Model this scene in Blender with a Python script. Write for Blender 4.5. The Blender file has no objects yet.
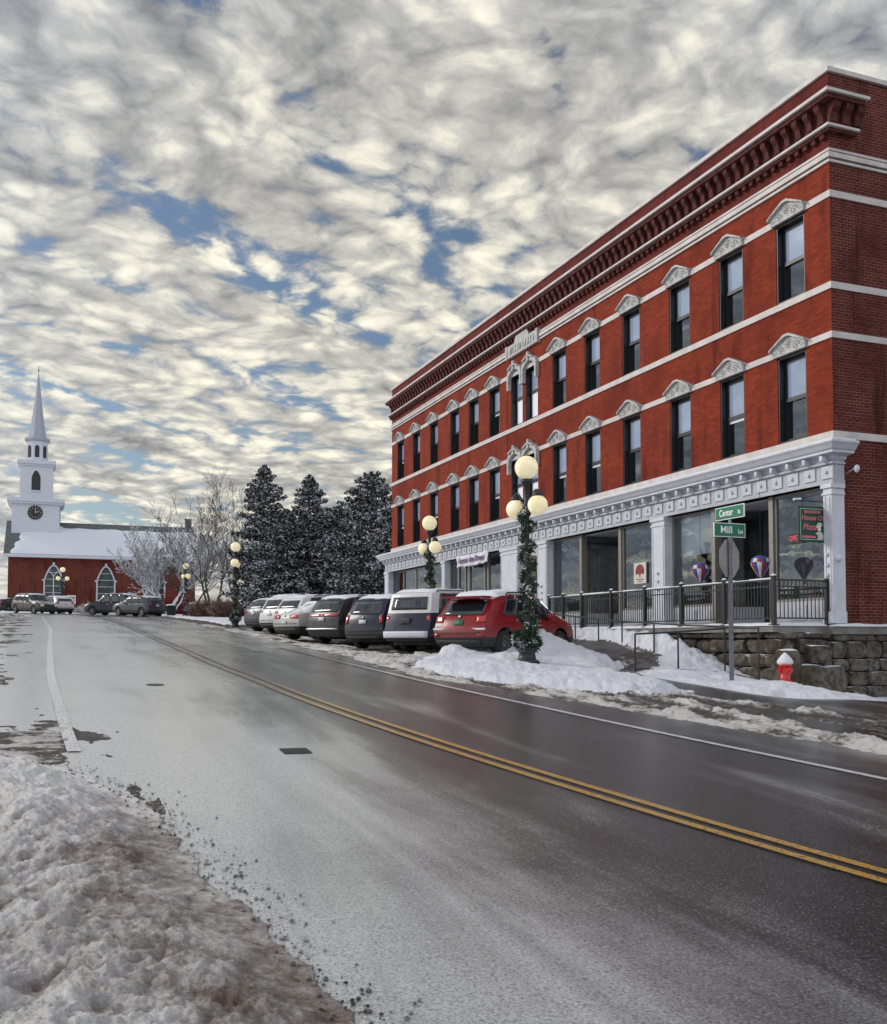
import bpy, bmesh, math, random
import numpy as np
from mathutils import Vector, Matrix, noise as mnoise
R = math.radians
random.seed(7)
SC = bpy.context.scene
COL = SC.collection
EYE = 1.75                                    # camera height above the road it stands beside

# ------------------------------------------------------------------ camera, sky, sun, exposure
cam_d = bpy.data.cameras.new('camera'); cam = bpy.data.objects.new('camera', cam_d); COL.objects.link(cam)
cam.location = (0, 0, EYE); cam.rotation_euler = (R(90 + 2.36), 0, 0)
cam_d.sensor_fit = 'HORIZONTAL'; cam_d.sensor_width = 36; cam_d.lens = 36 * 997 / 887
cam_d.shift_y = 87 / 887; cam_d.clip_end = 4000; cam_d.clip_start = 0.05
SC.camera = cam
SC.render.engine = 'CYCLES'
SC.view_settings.view_transform = 'Standard'; SC.view_settings.look = 'None'
SC.view_settings.gamma = 1; SC.view_settings.exposure = 0.48

SUN_EL, SUN_AZ = 24, -75                      # elevation; azimuth from +Y towards +X
def build_world():
    w = bpy.data.worlds.new('World'); SC.world = w; w.use_nodes = True
    w.cycles.sampling_method = 'MANUAL'; w.cycles.sample_map_resolution = 512
    nt = w.node_tree; N = nt.nodes; L = nt.links; N.clear()
    def nd(t, **k):
        n = N.new(t)
        for a, b in k.items(): setattr(n, a, b)
        return n
    def math_(op, a, b=None, clamp=False):
        n = nd('ShaderNodeMath', operation=op, use_clamp=clamp)
        for i, v in enumerate([a, b]):
            if v is None: continue
            if isinstance(v, (int, float)): n.inputs[i].default_value = v
            else: L.new(v, n.inputs[i])
        return n.outputs[0]
    out = nd('ShaderNodeOutputWorld'); bg = nd('ShaderNodeBackground'); bg.inputs['Strength'].default_value = 0.1
    L.new(bg.outputs[0], out.inputs[0])
    sky = nd('ShaderNodeTexSky', sky_type='NISHITA', sun_disc=False)
    sky.sun_elevation = R(SUN_EL); sky.sun_rotation = R(SUN_AZ)
    tc = nd('ShaderNodeTexCoord'); sp = nd('ShaderNodeSeparateXYZ'); L.new(tc.outputs['Generated'], sp.inputs[0])
    zc = math_('MAXIMUM', sp.outputs[2], 0.0); zz = math_("ADD", zc, 0.15)
    px = math_('DIVIDE', sp.outputs[0], zz); py = math_('DIVIDE', sp.outputs[1], zz)
    cb = nd('ShaderNodeCombineXYZ'); L.new(px, cb.inputs[0]); L.new(py, cb.inputs[1])
    mp = nd('ShaderNodeMapping', vector_type='TEXTURE'); L.new(cb.outputs[0], mp.inputs[0])
    mp.inputs['Rotation'].default_value = (0, 0, R(52)); mp.inputs['Scale'].default_value = (1.45, 0.85, 1)
    mp.inputs['Location'].default_value = (3.1, 1.7, 0)
    def noise(scale, detail, rough, dist=0, src=None, lac=2.0):
        n = nd('ShaderNodeTexNoise'); n.inputs['Scale'].default_value = scale; n.inputs['Detail'].default_value = detail
        n.inputs['Roughness'].default_value = rough; n.inputs['Distortion'].default_value = dist
        n.inputs['Lacunarity'].default_value = lac
        L.new(src or mp.outputs[0], n.inputs['Vector']); return n.outputs['Fac']
    rl = nd('ShaderNodeMapping', vector_type='TEXTURE'); L.new(mp.outputs[0], rl.inputs[0]); rl.inputs['Scale'].default_value = (1.7, 0.75, 1)
    n1 = noise(3.3, 4, 0.5, 0.2, rl.outputs[0])                 # the cloud rolls
    n2 = noise(0.42, 3, 0.5)                      # thicker and thinner regions
    pm = nd('ShaderNodeMapping', vector_type='TEXTURE'); L.new(cb.outputs[0], pm.inputs[0]); pm.inputs['Rotation'].default_value = (0, 0, R(52)); pm.inputs['Scale'].default_value = (1.0, 0.95, 1)
    wob = nd('ShaderNodeTexNoise'); wob.inputs['Scale'].default_value = 3.5; wob.inputs['Detail'].default_value = 4; L.new(cb.outputs[0], wob.inputs['Vector'])
    wv = nd('ShaderNodeVectorMath', operation='MULTIPLY_ADD'); L.new(wob.outputs['Color'], wv.inputs[0]); wv.inputs[1].default_value = (0.20, 0.20, 0.20); L.new(pm.outputs[0], wv.inputs[2])
    def cells(scale, sm_):
        v = nd('ShaderNodeTexVoronoi', feature='F1'); v.inputs['Scale'].default_value = scale
        L.new(wv.outputs[0], v.inputs['Vector']); return v.outputs['Distance']
    c1 = cells(9.5, 0.5); c2 = cells(21.0, 0.4)  # puffs and smaller puffs
    n3 = noise(14, 7, 0.64, 0.0, wv.outputs[0])
    puff = math_('ADD', math_('MULTIPLY', c1, -0.62), math_('MULTIPLY', c2, -0.34))          # about -0.5 +- 0.2
    puff = math_('ADD', puff, math_('MULTIPLY', math_('SUBTRACT', n3, 0.5), 1.05))
    d = math_('ADD', math_('MULTIPLY', n1, 1.20), math_('MULTIPLY', n2, 0.40))
    d = math_('ADD', math_('ADD', d, math_('MULTIPLY', puff, 0.66)), 0.005)
    up = nd('ShaderNodeMapRange'); L.new(sp.outputs[2], up.inputs[0])
    up.inputs[1].default_value = 0.30; up.inputs[2].default_value = 0.58; up.inputs[3].default_value = 0; up.inputs[4].default_value = 0.10
    d = math_('ADD', d, up.outputs[0])
    al = nd('ShaderNodeMapRange'); al.interpolation_type = 'SMOOTHSTEP'; L.new(d, al.inputs[0])
    al.inputs[1].default_value = 0.16; al.inputs[2].default_value = 0.42
    sh = math_('ADD', math_('MULTIPLY', puff, 1.1), math_('MULTIPLY', n1, -0.55))
    sh = math_('ADD', sh, math_('MULTIPLY', n2, -0.75)); 
    rp = nd('ShaderNodeValToRGB'); L.new(math_('ADD', sh, 1.64), rp.inputs[0]); cr = rp.color_ramp
    pts = [(0.0, (0.22, 0.23, 0.26, 1)), (0.28, (0.36, 0.37, 0.39, 1)), (0.50, (0.50, 0.51, 0.52, 1)), (0.68, (0.69, 0.69, 0.65, 1)), (0.90, (0.86, 0.85, 0.78, 1))]
    while len(cr.elements) < len(pts): cr.elements.new(0.5)
    for e, (p, c) in zip(cr.elements, pts): e.position = p; e.color = c
    # the veiled low light: brighter, warmer cloud towards the roof of the building; cooler and greyer away from it
    dirv = nd('ShaderNodeVectorMath', operation='DOT_PRODUCT'); L.new(tc.outputs['Generated'], dirv.inputs[0])
    dv = Vector((0.02, 0.95, 0.20)).normalized(); dirv.inputs[1].default_value = dv
    g = nd('ShaderNodeMapRange'); L.new(dirv.outputs['Value'], g.inputs[0]); g.interpolation_type = 'SMOOTHSTEP'
    g.inputs[1].default_value = 0.78; g.inputs[2].default_value = 1.0; g.inputs[3].default_value = 0; g.inputs[4].default_value = 1
    tint = nd('ShaderNodeMix', data_type='RGBA', blend_type='MIX'); L.new(g.outputs[0], tint.inputs['Factor'])
    tint.inputs[6].default_value = (0.90, 0.93, 1.0, 1); tint.inputs[7].default_value = (1.18, 1.13, 1.01, 1)
    mul = nd('ShaderNodeMix', data_type='RGBA', blend_type='MULTIPLY'); mul.inputs['Factor'].default_value = 1
    L.new(rp.outputs[0], mul.inputs[6]); L.new(tint.outputs[2], mul.inputs[7])
    # unseen cloud behind the camera, brightened to throw more light on the facade
    bk = nd('ShaderNodeMapRange'); L.new(sp.outputs[1], bk.inputs[0]); bk.interpolation_type = 'SMOOTHSTEP'
    bk.inputs[1].default_value = -0.5; bk.inputs[2].default_value = 0.35; bk.inputs[3].default_value = 15.0; bk.inputs[4].default_value = 7.6
    sc = nd('ShaderNodeVectorMath', operation='SCALE'); L.new(mul.outputs[2], sc.inputs[0]); L.new(bk.outputs[0], sc.inputs['Scale'])
    # open gaps: clear sky, a little deeper
    skm = nd('ShaderNodeMix', data_type='RGBA', blend_type='MULTIPLY'); skm.inputs['Factor'].default_value = 1
    L.new(sky.outputs[0], skm.inputs[6]); skm.inputs[7].default_value = (0.60, 0.63, 0.66, 1)
    mx = nd('ShaderNodeMix', data_type='RGBA', blend_type='MIX'); L.new(al.outputs[0], mx.inputs['Factor'])
    L.new(skm.outputs[2], mx.inputs[6]); L.new(sc.outputs[0], mx.inputs[7])
    # low band of pale cloud on the horizon
    hz = nd('ShaderNodeMapRange'); L.new(sp.outputs[2], hz.inputs[0]); hz.interpolation_type = 'SMOOTHSTEP'
    hz.inputs[1].default_value = -0.02; hz.inputs[2].default_value = 0.09; hz.inputs[3].default_value = 0.85; hz.inputs[4].default_value = 0
    mh = nd('ShaderNodeMix', data_type='RGBA', blend_type='MIX'); L.new(hz.outputs[0], mh.inputs['Factor'])
    L.new(mx.outputs[2], mh.inputs[6]); mh.inputs[7].default_value = (5.2, 5.0, 4.5, 1)
    L.new(mh.outputs[2], bg.inputs['Color'])
build_world()
sd = bpy.data.lights.new('sun', 'SUN'); so = bpy.data.objects.new('sun', sd); COL.objects.link(so)
sd.energy = 1.3; sd.angle = R(20); sd.color = (1.0, 0.95, 0.88)
_s = Vector((math.sin(R(SUN_AZ)) * math.cos(R(SUN_EL)), math.cos(R(SUN_AZ)) * math.cos(R(SUN_EL)), math.sin(R(SUN_EL))))
so.rotation_euler = _s.to_track_quat('Z', 'Y').to_euler(); so.location = (-30, 0, 40)

# ------------------------------------------------------------------ materials
def new_mat(name):
    m = bpy.data.materials.new(name); m.use_nodes = True
    nt = m.node_tree; b = nt.nodes['Principled BSDF']; return m, nt, b
def lk(nt, a, b): nt.links.new(a, b)
def mixc(nt, fac, c1, c2, blend='MIX'):
    n = nt.nodes.new('ShaderNodeMix'); n.data_type = 'RGBA'; n.blend_type = blend
    for i, v in ((0, fac), (6, c1), (7, c2)):
        if isinstance(v, (int, float)): n.inputs[i].default_value = v
        elif isinstance(v, tuple): n.inputs[i].default_value = (*v[:3], 1)
        else: lk(nt, v, n.inputs[i])
    return n.outputs[2]
def mrange(nt, v, a, b, c=0., d=1., smooth=True):
    n = nt.nodes.new('ShaderNodeMapRange'); n.interpolation_type = 'SMOOTHSTEP' if smooth else 'LINEAR'
    lk(nt, v, n.inputs[0])
    for i, x in zip((1, 2, 3, 4), (a, b, c, d)): n.inputs[i].default_value = x
    return n.outputs[0]
def mmath(nt, op, a, b=0.0):
    n = nt.nodes.new('ShaderNodeMath'); n.operation = op
    for i, v in enumerate((a, b)):
        if isinstance(v, (int, float)): n.inputs[i].default_value = v
        else: lk(nt, v, n.inputs[i])
    return n.outputs[0]
def ntex(nt, vec, scale, detail=4, rough=0.55, dist=0):
    n = nt.nodes.new('ShaderNodeTexNoise'); n.inputs['Scale'].default_value = scale; n.inputs['Detail'].default_value = detail
    n.inputs['Roughness'].default_value = rough; n.inputs['Distortion'].default_value = dist
    if vec is not None: lk(nt, vec, n.inputs['Vector'])
    return n.outputs['Fac']
def coords(nt, kind='Object', scale=(1, 1, 1), rot=0):
    t = nt.nodes.new('ShaderNodeTexCoord'); 
    if kind == 'World':
        t = nt.nodes.new('ShaderNodeNewGeometry'); o = t.outputs['Position']
    else: o = t.outputs[kind]
    if scale == (1, 1, 1) and rot == 0: return o
    m = nt.nodes.new('ShaderNodeMapping'); m.inputs['Scale'].default_value = scale; m.inputs['Rotation'].default_value = (0, 0, rot)
    lk(nt, o, m.inputs[0]); return m.outputs[0]
def bump(nt, b, h, strength=0.3, dist=0.01):
    n = nt.nodes.new('ShaderNodeBump'); n.inputs['Strength'].default_value = strength; n.inputs['Distance'].default_value = dist
    lk(nt, h, n.inputs['Height']); lk(nt, n.outputs[0], b.inputs['Normal'])
def plain(name, c, rough=0.6, metal=0, var=0.25, vs=6, spec=0.5, bmp=0, coat=0, snow=0.0, snow_noise=3.0, snow_thr=0.35):
    """a surface of one colour with mottling and, where asked, snow lying on what faces upward"""
    m, nt, b = new_mat(name)
    o = coords(nt, 'Object'); f = ntex(nt, o, vs, 6, 0.6)
    col = mixc(nt, mrange(nt, f, 0.3, 0.7), tuple(x * (1 - var) for x in c), tuple(min(1, x * (1 + var)) for x in c))
    b.inputs['Roughness'].default_value = rough; b.inputs['Metallic'].default_value = metal
    b.inputs['Specular IOR Level'].default_value = spec; b.inputs['Coat Weight'].default_value = coat; b.inputs['Coat Roughness'].default_value = 0.08
    if snow > 0:
        g = nt.nodes.new('ShaderNodeNewGeometry'); s = nt.nodes.new('ShaderNodeSeparateXYZ'); lk(nt, g.outputs['Normal'], s.inputs[0])
        nz = s.outputs[2]
        if snow >= 2: nz = mmath(nt, 'ABSOLUTE', nz)
        k = mmath(nt, 'ADD', nz, mmath(nt, 'MULTIPLY', mmath(nt, 'SUBTRACT', ntex(nt, coords(nt, 'World'), snow_noise, 3), 0.5), 1.6))
        col = mixc(nt, mrange(nt, k, snow_thr, snow_thr + 0.15), col, (0.78, 0.80, 0.84))
    lk(nt, col, b.inputs['Base Color'])
    if bmp: bump(nt, b, ntex(nt, o, vs * 6, 5), bmp, 0.01)
    return m
def brick(name, c1, c2, mortar, stain, scale=1.0, rough=0.85):
    m, nt, b = new_mat(name)
    o = coords(nt, 'Object'); s = nt.nodes.new('ShaderNodeSeparateXYZ'); lk(nt, o, s.inputs[0])
    cb = nt.nodes.new('ShaderNodeCombineXYZ'); lk(nt, mmath(nt, 'ADD', s.outputs[0], s.outputs[1]), cb.inputs[0]); lk(nt, s.outputs[2], cb.inputs[1])
    t = nt.nodes.new('ShaderNodeTexBrick'); lk(nt, cb.outputs[0], t.inputs['Vector'])
    t.inputs['Color1'].default_value = (*c1, 1); t.inputs['Color2'].default_value = (*c2, 1); t.inputs['Mortar'].default_value = (*mortar, 1)
    t.inputs['Scale'].default_value = 1; t.inputs['Brick Width'].default_value = 0.215 * scale; t.inputs['Row Height'].default_value = 0.075 * scale
    t.inputs['Mortar Size'].default_value = 0.009 * scale; t.inputs['Mortar Smooth'].default_value = 0.3; t.inputs['Bias'].default_value = -0.2
    big = ntex(nt, o, 0.55, 8, 0.62); sm = ntex(nt, o, 7, 5, 0.6)
    c = mixc(nt, mrange(nt, big, 0.42, 0.68, 0, 0.75), t.outputs['Color'], tuple(stain))
    c = mixc(nt, mrange(nt, sm, 0.35, 0.7, 0, 0.35), c, tuple(x * 1.5 for x in c2))
    dm = nt.nodes.new('ShaderNodeMapping'); lk(nt, cb.outputs[0], dm.inputs[0]); dm.inputs['Scale'].default_value = (1.1, .16, 1)
    c = mixc(nt, mrange(nt, ntex(nt, dm.outputs[0], 1.4, 8, .7), 0.50, 0.66, 0, 0.85), c, tuple(x * .8 for x in stain))
    # courses of differing bricks
    row = nt.nodes.new('ShaderNodeMapping'); lk(nt, cb.outputs[0], row.inputs[0]); row.inputs['Scale'].default_value = (1.2, 13.4, 1)
    c = mixc(nt, mrange(nt, ntex(nt, row.outputs[0], 1.0, 3), 0.45, 0.75, 0, 0.6), c, tuple(x * 0.45 for x in c1))
    lk(nt, c, b.inputs['Base Color']); b.inputs['Roughness'].default_value = rough; b.inputs['Specular IOR Level'].default_value = 0.18
    bump(nt, b, t.outputs['Fac'], -0.35, 0.008)
    return m
def glass_mat(name, tint=(0.35, 0.4, 0.45), opa=0.25):
    m = bpy.data.materials.new(name); m.use_nodes = True; nt = m.node_tree; nt.nodes.clear()
    out = nt.nodes.new('ShaderNodeOutputMaterial'); tr = nt.nodes.new('ShaderNodeBsdfTransparent'); gl = nt.nodes.new('ShaderNodeBsdfGlossy')
    tr.inputs[0].default_value = (*tint, 1); gl.inputs['Roughness'].default_value = 0.02; gl.inputs[0].default_value = (0.85, 0.93, 1, 1)
    fr = nt.nodes.new('ShaderNodeFresnel'); fr.inputs[0].default_value = 1.6
    nz = ntex(nt, coords(nt, 'Object'), 1.3, 2); bp = nt.nodes.new('ShaderNodeBump'); bp.inputs['Strength'].default_value = 0.06; bp.inputs['Distance'].default_value = 0.05
    lk(nt, nz, bp.inputs['Height']); lk(nt, bp.outputs[0], gl.inputs['Normal'])
    mx = nt.nodes.new('ShaderNodeMixShader'); lk(nt, mrange(nt, fr.outputs[0], 0, 1, opa, 1.0, False), mx.inputs[0])
    lk(nt, tr.outputs[0], mx.inputs[1]); lk(nt, gl.outputs[0], mx.inputs[2]); lk(nt, mx.outputs[0], out.inputs[0])
    return m
M = {}
M['brick'] = brick('front_brick', (0.31, 0.040, 0.012), (0.17, 0.020, 0.008), (0.125, 0.042, 0.028), (0.115, 0.014, 0.008))
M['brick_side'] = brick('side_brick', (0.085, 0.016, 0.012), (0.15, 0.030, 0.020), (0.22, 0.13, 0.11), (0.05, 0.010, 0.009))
M['brick_top'] = brick('parapet_brick', (0.17, 0.024, 0.016), (0.13, 0.019, 0.015), (0.10, 0.04, 0.035), (0.075, 0.014, 0.012))
M['brick_church'] = brick('church_brick', (0.17, 0.036, 0.022), (0.12, 0.026, 0.018), (0.16, 0.085, 0.065), (0.08, 0.019, 0.014))
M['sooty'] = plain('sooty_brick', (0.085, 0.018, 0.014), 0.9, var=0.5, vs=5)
M['marble'] = plain('pale_marble', (0.56, 0.51, 0.485), 0.55, var=0.14, vs=2.2)
M['carved'] = plain('carved_marble', (0.43, 0.43, 0.42), 0.6, var=0.25, vs=9, bmp=0.6)
M['paint'] = plain('white_paint', (0.60, 0.61, 0.66), 0.5, var=0.08, vs=3)
M['paint_grey'] = plain('grey_paint', (0.43, 0.44, 0.48), 0.55, var=0.12, vs=4)
M['mullion'] = plain('taupe_metal', (0.24, 0.225, 0.20), 0.4, var=0.1, metal=0.3)
M['black'] = plain('black_paint', (0.012, 0.013, 0.016), 0.35, var=0.2)
M['iron'] = plain('black_iron', (0.015, 0.017, 0.018), 0.45, var=0.2)
M['iron_snow'] = plain('black_iron_with_snow', (0.015, 0.017, 0.018), 0.45, var=0.2, snow=1, snow_noise=1.2, snow_thr=0.75)
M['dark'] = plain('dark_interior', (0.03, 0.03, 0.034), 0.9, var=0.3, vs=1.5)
M['room'] = plain('shop_interior', (0.20, 0.19, 0.165), 0.9, var=0.55, vs=1.7)
M['blind'] = plain('white_blind', (0.84, 0.87, 0.93), 0.8, var=0.03)
M['glass'] = glass_mat('window_glass', (0.45, 0.55, 0.70), 0.16)
M['glass_upper'] = glass_mat('upper_sash_glass', (0.92, 0.95, 1.0), 0.14)
M['glass_shop'] = glass_mat('shop_glass', (0.80, 0.86, 0.86), 0.15)
M['leaded'] = plain('church_glass', (0.045, 0.065, 0.06), 0.15, var=0.5, vs=2)
M['roof_dark'] = plain('slate_roof', (0.10, 0.11, 0.115), 0.7, var=0.3, vs=3)
M['red'] = plain('hydrant_red', (0.60, 0.012, 0.012), 0.3, var=0.12, coat=0.5)
M['green_sign'] = plain('sign_green', (0.0, 0.16, 0.075), 0.45, var=0.06)
M['white_letter'] = plain('sign_white', (0.82, 0.84, 0.84), 0.5, var=0.02)
M['alu'] = plain('weathered_aluminium', (0.33, 0.31, 0.28), 0.5, var=0.12, metal=0.25)
M['steel'] = plain('galvanised_steel', (0.16, 0.165, 0.18), 0.45, var=0.2, metal=0.5)
M['bark'] = plain('snowy_bark', (0.075, 0.062, 0.055), 0.9, var=0.3, snow=1, snow_noise=5, snow_thr=-0.25)
M['bark_dark'] = plain('bark', (0.10, 0.085, 0.075), 0.9, var=0.3, snow=1, snow_noise=5, snow_thr=0.75)
M['garland'] = plain('evergreen_garland', (0.022, 0.045, 0.018), 0.8, var=0.5, snow=2, snow_noise=5, snow_thr=0.70)
M['concrete'] = plain('old_concrete', (0.19, 0.18, 0.165), 0.85, var=0.28, vs=3, bmp=0.3)
M['rubber'] = plain('tyre_rubber', (0.014, 0.014, 0.015), 0.8, var=0.2)
M['rim'] = plain('alloy_rim', (0.42, 0.43, 0.45), 0.35, metal=0.8, var=0.1)
M['carglass'] = plain('car_glass', (0.012, 0.016, 0.022), 0.04, var=0.2, spec=0.9)
M['tail'] = plain('tail_lamp', (0.42, 0.012, 0.012), 0.15, var=0.15, coat=0.6)
M['headlamp'] = plain('head_lamp', (0.72, 0.70, 0.60), 0.1, var=0.1, coat=0.8)
M['plate'] = plain('number_plate', (0.03, 0.16, 0.09), 0.5, var=0.1)
M['plate_white'] = plain('number_plate_white', (0.55, 0.6, 0.6), 0.5, var=0.1)
M['trim'] = plain('black_plastic', (0.022, 0.023, 0.025), 0.6, var=0.2)
M['chrome'] = plain('dull_chrome', (0.55, 0.55, 0.56), 0.3, metal=0.8, var=0.15)
M['wood'] = plain('brown_boards', (0.16, 0.065, 0.03), 0.7, var=0.35, vs=5)

def snow_mat(name, c=(0.80, 0.82, 0.86), dirt_or_glare=None, bm=0.5):
    m, nt, b = new_mat(name); w = coords(nt, 'World')
    f = ntex(nt, w, 2.6, 8, 0.65); f2 = ntex(nt, w, 16, 6, 0.7); f3 = ntex(nt, w, 85, 4, 0.7)
    col = mixc(nt, mrange(nt, f2, 0.3, 0.75), tuple(x * 0.86 for x in c), c)
    if dirt_or_glare:
        k = mmath(nt, 'ADD', mmath(nt, 'MULTIPLY', f, 0.6), mmath(nt, 'MULTIPLY', f2, 0.4))
        col = mixc(nt, mrange(nt, k, dirt_or_glare[1], dirt_or_glare[2]), col, dirt_or_glare[0])  # snow takes only the dirt
        col = mixc(nt, mrange(nt, f3, 0.56, 0.72, 0, 0.5), col, tuple(x * 0.5 for x in dirt_or_glare[0]))
    lk(nt, col, b.inputs['Base Color']); b.inputs['Roughness'].default_value = 0.75; b.inputs['Specular IOR Level'].default_value = 0.25
    h = mmath(nt, 'ADD', mmath(nt, 'MULTIPLY', f2, 1.0), mmath(nt, 'MULTIPLY', f3, 0.25)); bump(nt, b, h, bm, 0.05)
    return m
M['snow'] = snow_mat('clean_snow')
M['snow_ground'] = snow_mat('trodden_snow', (0.78, 0.79, 0.83), ((0.42, 0.38, 0.35), 0.56, 0.72), 0.8)
def bank_mat(name, light, dark, lo=0.40, hi=0.62):
    m, nt, b = new_mat(name); w = coords(nt, 'World')
    f = ntex(nt, w, 1.6, 9, 0.68); f2 = ntex(nt, w, 14, 7, 0.72); f3 = ntex(nt, w, 110, 4, 0.7)
    at = nt.nodes.new('ShaderNodeAttribute'); at.attribute_name = 'dirt_or_glare'
    k = mmath(nt, 'ADD', mmath(nt, 'ADD', mmath(nt, 'MULTIPLY', f, 0.55), mmath(nt, 'MULTIPLY', f2, 0.45)), mmath(nt, 'MULTIPLY', at.outputs['Fac'], 0.22))
    col = mixc(nt, mrange(nt, k, lo, hi), light, dark)
    col = mixc(nt, mrange(nt, f3, 0.58, 0.70, 0, 0.7), col, tuple(x * 0.45 for x in dark))
    lk(nt, col, b.inputs['Base Color'])
    lk(nt, mrange(nt, f2, 0.3, 0.7, 0.45, 0.85), b.inputs['Roughness']); b.inputs['Specular IOR Level'].default_value = 0.4
    h = mmath(nt, 'ADD', mmath(nt, 'MULTIPLY', f2, 1.0), mmath(nt, 'MULTIPLY', f3, 0.35)); bump(nt, b, h, 1.0, 0.045)
    return m
M['bank'] = bank_mat('dirty_ploughed_snow', (0.88, 0.85, 0.82), (0.17, 0.115, 0.09), 0.40, 0.80)
M['slush'] = bank_mat('brown_slush', (0.70, 0.66, 0.63), (0.075, 0.062, 0.056), 0.40, 0.60)
def asphalt(name, base=0.017, salt_glare=0.52, streak=True, paint=None):
    m, nt, b = new_mat(name)
    w = coords(nt, 'World'); st = coords(nt, 'World', (1, 1, 1), -R(111.4))
    mp = nt.nodes.new('ShaderNodeMapping'); mp.inputs['Scale'].default_value = (0.16, 1.5, 1); lk(nt, st, mp.inputs[0])
    s = ntex(nt, mp.outputs[0], 0.8, 7, 0.6, 0.4); big = ntex(nt, w, 0.35, 6, 0.6)
    g1 = ntex(nt, w, 62, 4, 0.8); g2 = ntex(nt, w, 24, 5, 0.7)
    k = mmath(nt, 'ADD', mmath(nt, 'MULTIPLY', s, 0.6), mmath(nt, 'MULTIPLY', big, 0.4))
    at = nt.nodes.new('ShaderNodeAttribute'); at.attribute_name = 'dirt_or_glare'
    glare_mix = mrange(nt, mmath(nt, 'ADD', k, mmath(nt, 'MULTIPLY', at.outputs['Fac'], 0.34)), 0.50, 0.90)  # pale lane carries sky glare in its colour, besides real salt
    col = mixc(nt, glare_mix, (base * .92, base, base * 1.12), (salt_glare, salt_glare, salt_glare * .99))
    col = mixc(nt, mrange(nt, g1, 0.53, 0.64, 0, 0.8), col, mixc(nt, glare_mix, (0.20, 0.205, 0.21), (0.72, 0.72, 0.72)))
    col = mixc(nt, mrange(nt, g1, 0.50, 0.38, 0, 0.85), col, mixc(nt, glare_mix, (0.006, 0.006, 0.007), (0.12, 0.12, 0.12)))
    rg = mixc(nt, glare_mix, (0.20, 0.20, 0.20), (0.33, 0.33, 0.33))
    if paint:
        wa = nt.nodes.new('ShaderNodeAttribute'); wa.attribute_name = 'wear_and_glare'
        worn_and_glare = mrange(nt, mmath(nt, 'ADD', mmath(nt, 'ADD', mmath(nt, 'MULTIPLY', g2, 0.55), mmath(nt, 'MULTIPLY', g1, 0.45)), mmath(nt, 'MULTIPLY', wa.outputs['Fac'], 0.13)), paint[1] + .02, paint[1] + 0.11)  # grain gives real wear; the attribute adds painted glare
        pc = mixc(nt, mrange(nt, g2, 0.35, 0.65), tuple(x * 0.75 for x in paint[0]), paint[0])
        col = mixc(nt, worn_and_glare, pc, col)
    lk(nt, col, b.inputs['Base Color']); lk(nt, rg, b.inputs['Roughness'])
    b.inputs['Specular IOR Level'].default_value = 0.6; lk(nt, mrange(nt, glare_mix, 0, 1, .15, .7), b.inputs['Coat Weight']); b.inputs['Coat Roughness'].default_value = 0.2
    h = mmath(nt, 'ADD', mmath(nt, 'MULTIPLY', g1, 0.8), mmath(nt, 'MULTIPLY', g2, 0.5)); bump(nt, b, h, 0.35, 0.008)
    return m
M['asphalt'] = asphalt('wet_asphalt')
M['yellow'] = asphalt('yellow_line_paint', paint=((0.62, 0.34, 0.05), 0.485))
M['white_line'] = asphalt('white_line_paint', paint=((0.86, 0.86, 0.85), 0.52))
M['path'] = plain('wet_concrete_path', (0.085, 0.08, 0.078), 0.45, var=0.4, vs=1.6)
def globe_mat():
    m, nt, b = new_mat('lit_globe'); f = ntex(nt, coords(nt, 'Object'), 5, 5)
    c = mixc(nt, mrange(nt, f, 0.35, 0.65), (0.80, 0.66, 0.36), (0.85, 0.78, 0.55))
    lk(nt, c, b.inputs['Base Color']); lk(nt, c, b.inputs['Emission Color']); b.inputs['Emission Strength'].default_value = 0.30
    b.inputs['Roughness'].default_value = 0.25; return m
M['globe'] = globe_mat()
def paintmat(name, c, rough=0.28, metal=0.35, snow=0.9):
    m = paintmat_(name, c, rough, metal, snow); nt = m.node_tree; b = nt.nodes['Principled BSDF']; src = b.inputs['Base Color'].links[0].from_socket
    s = nt.nodes.new('ShaderNodeSeparateXYZ'); o = coords(nt, 'Object'); lk(nt, o, s.inputs[0])       # road salt thrown up the lower body
    k = mmath(nt, 'ADD', s.outputs[2], mmath(nt, 'MULTIPLY', mmath(nt, 'SUBTRACT', ntex(nt, o, 4, 6, .65), .5), .7))
    lk(nt, mixc(nt, mrange(nt, k, .30, .85, .40, .0), src, (.17, .155, .145)), b.inputs['Base Color']); lk(nt, mrange(nt, k, .35, .9, .8, rough), b.inputs['Roughness']); return m
def paintmat_(name, c, rough=0.28, metal=0.35, snow=0.9):
    return plain(name, tuple(x * .75 for x in c) if max(c) < .32 else c, max(rough, .34), 0, var=0.06, coat=0.12, spec=.35, snow=1 if snow else 0, snow_noise=2.2, snow_thr=snow)

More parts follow.
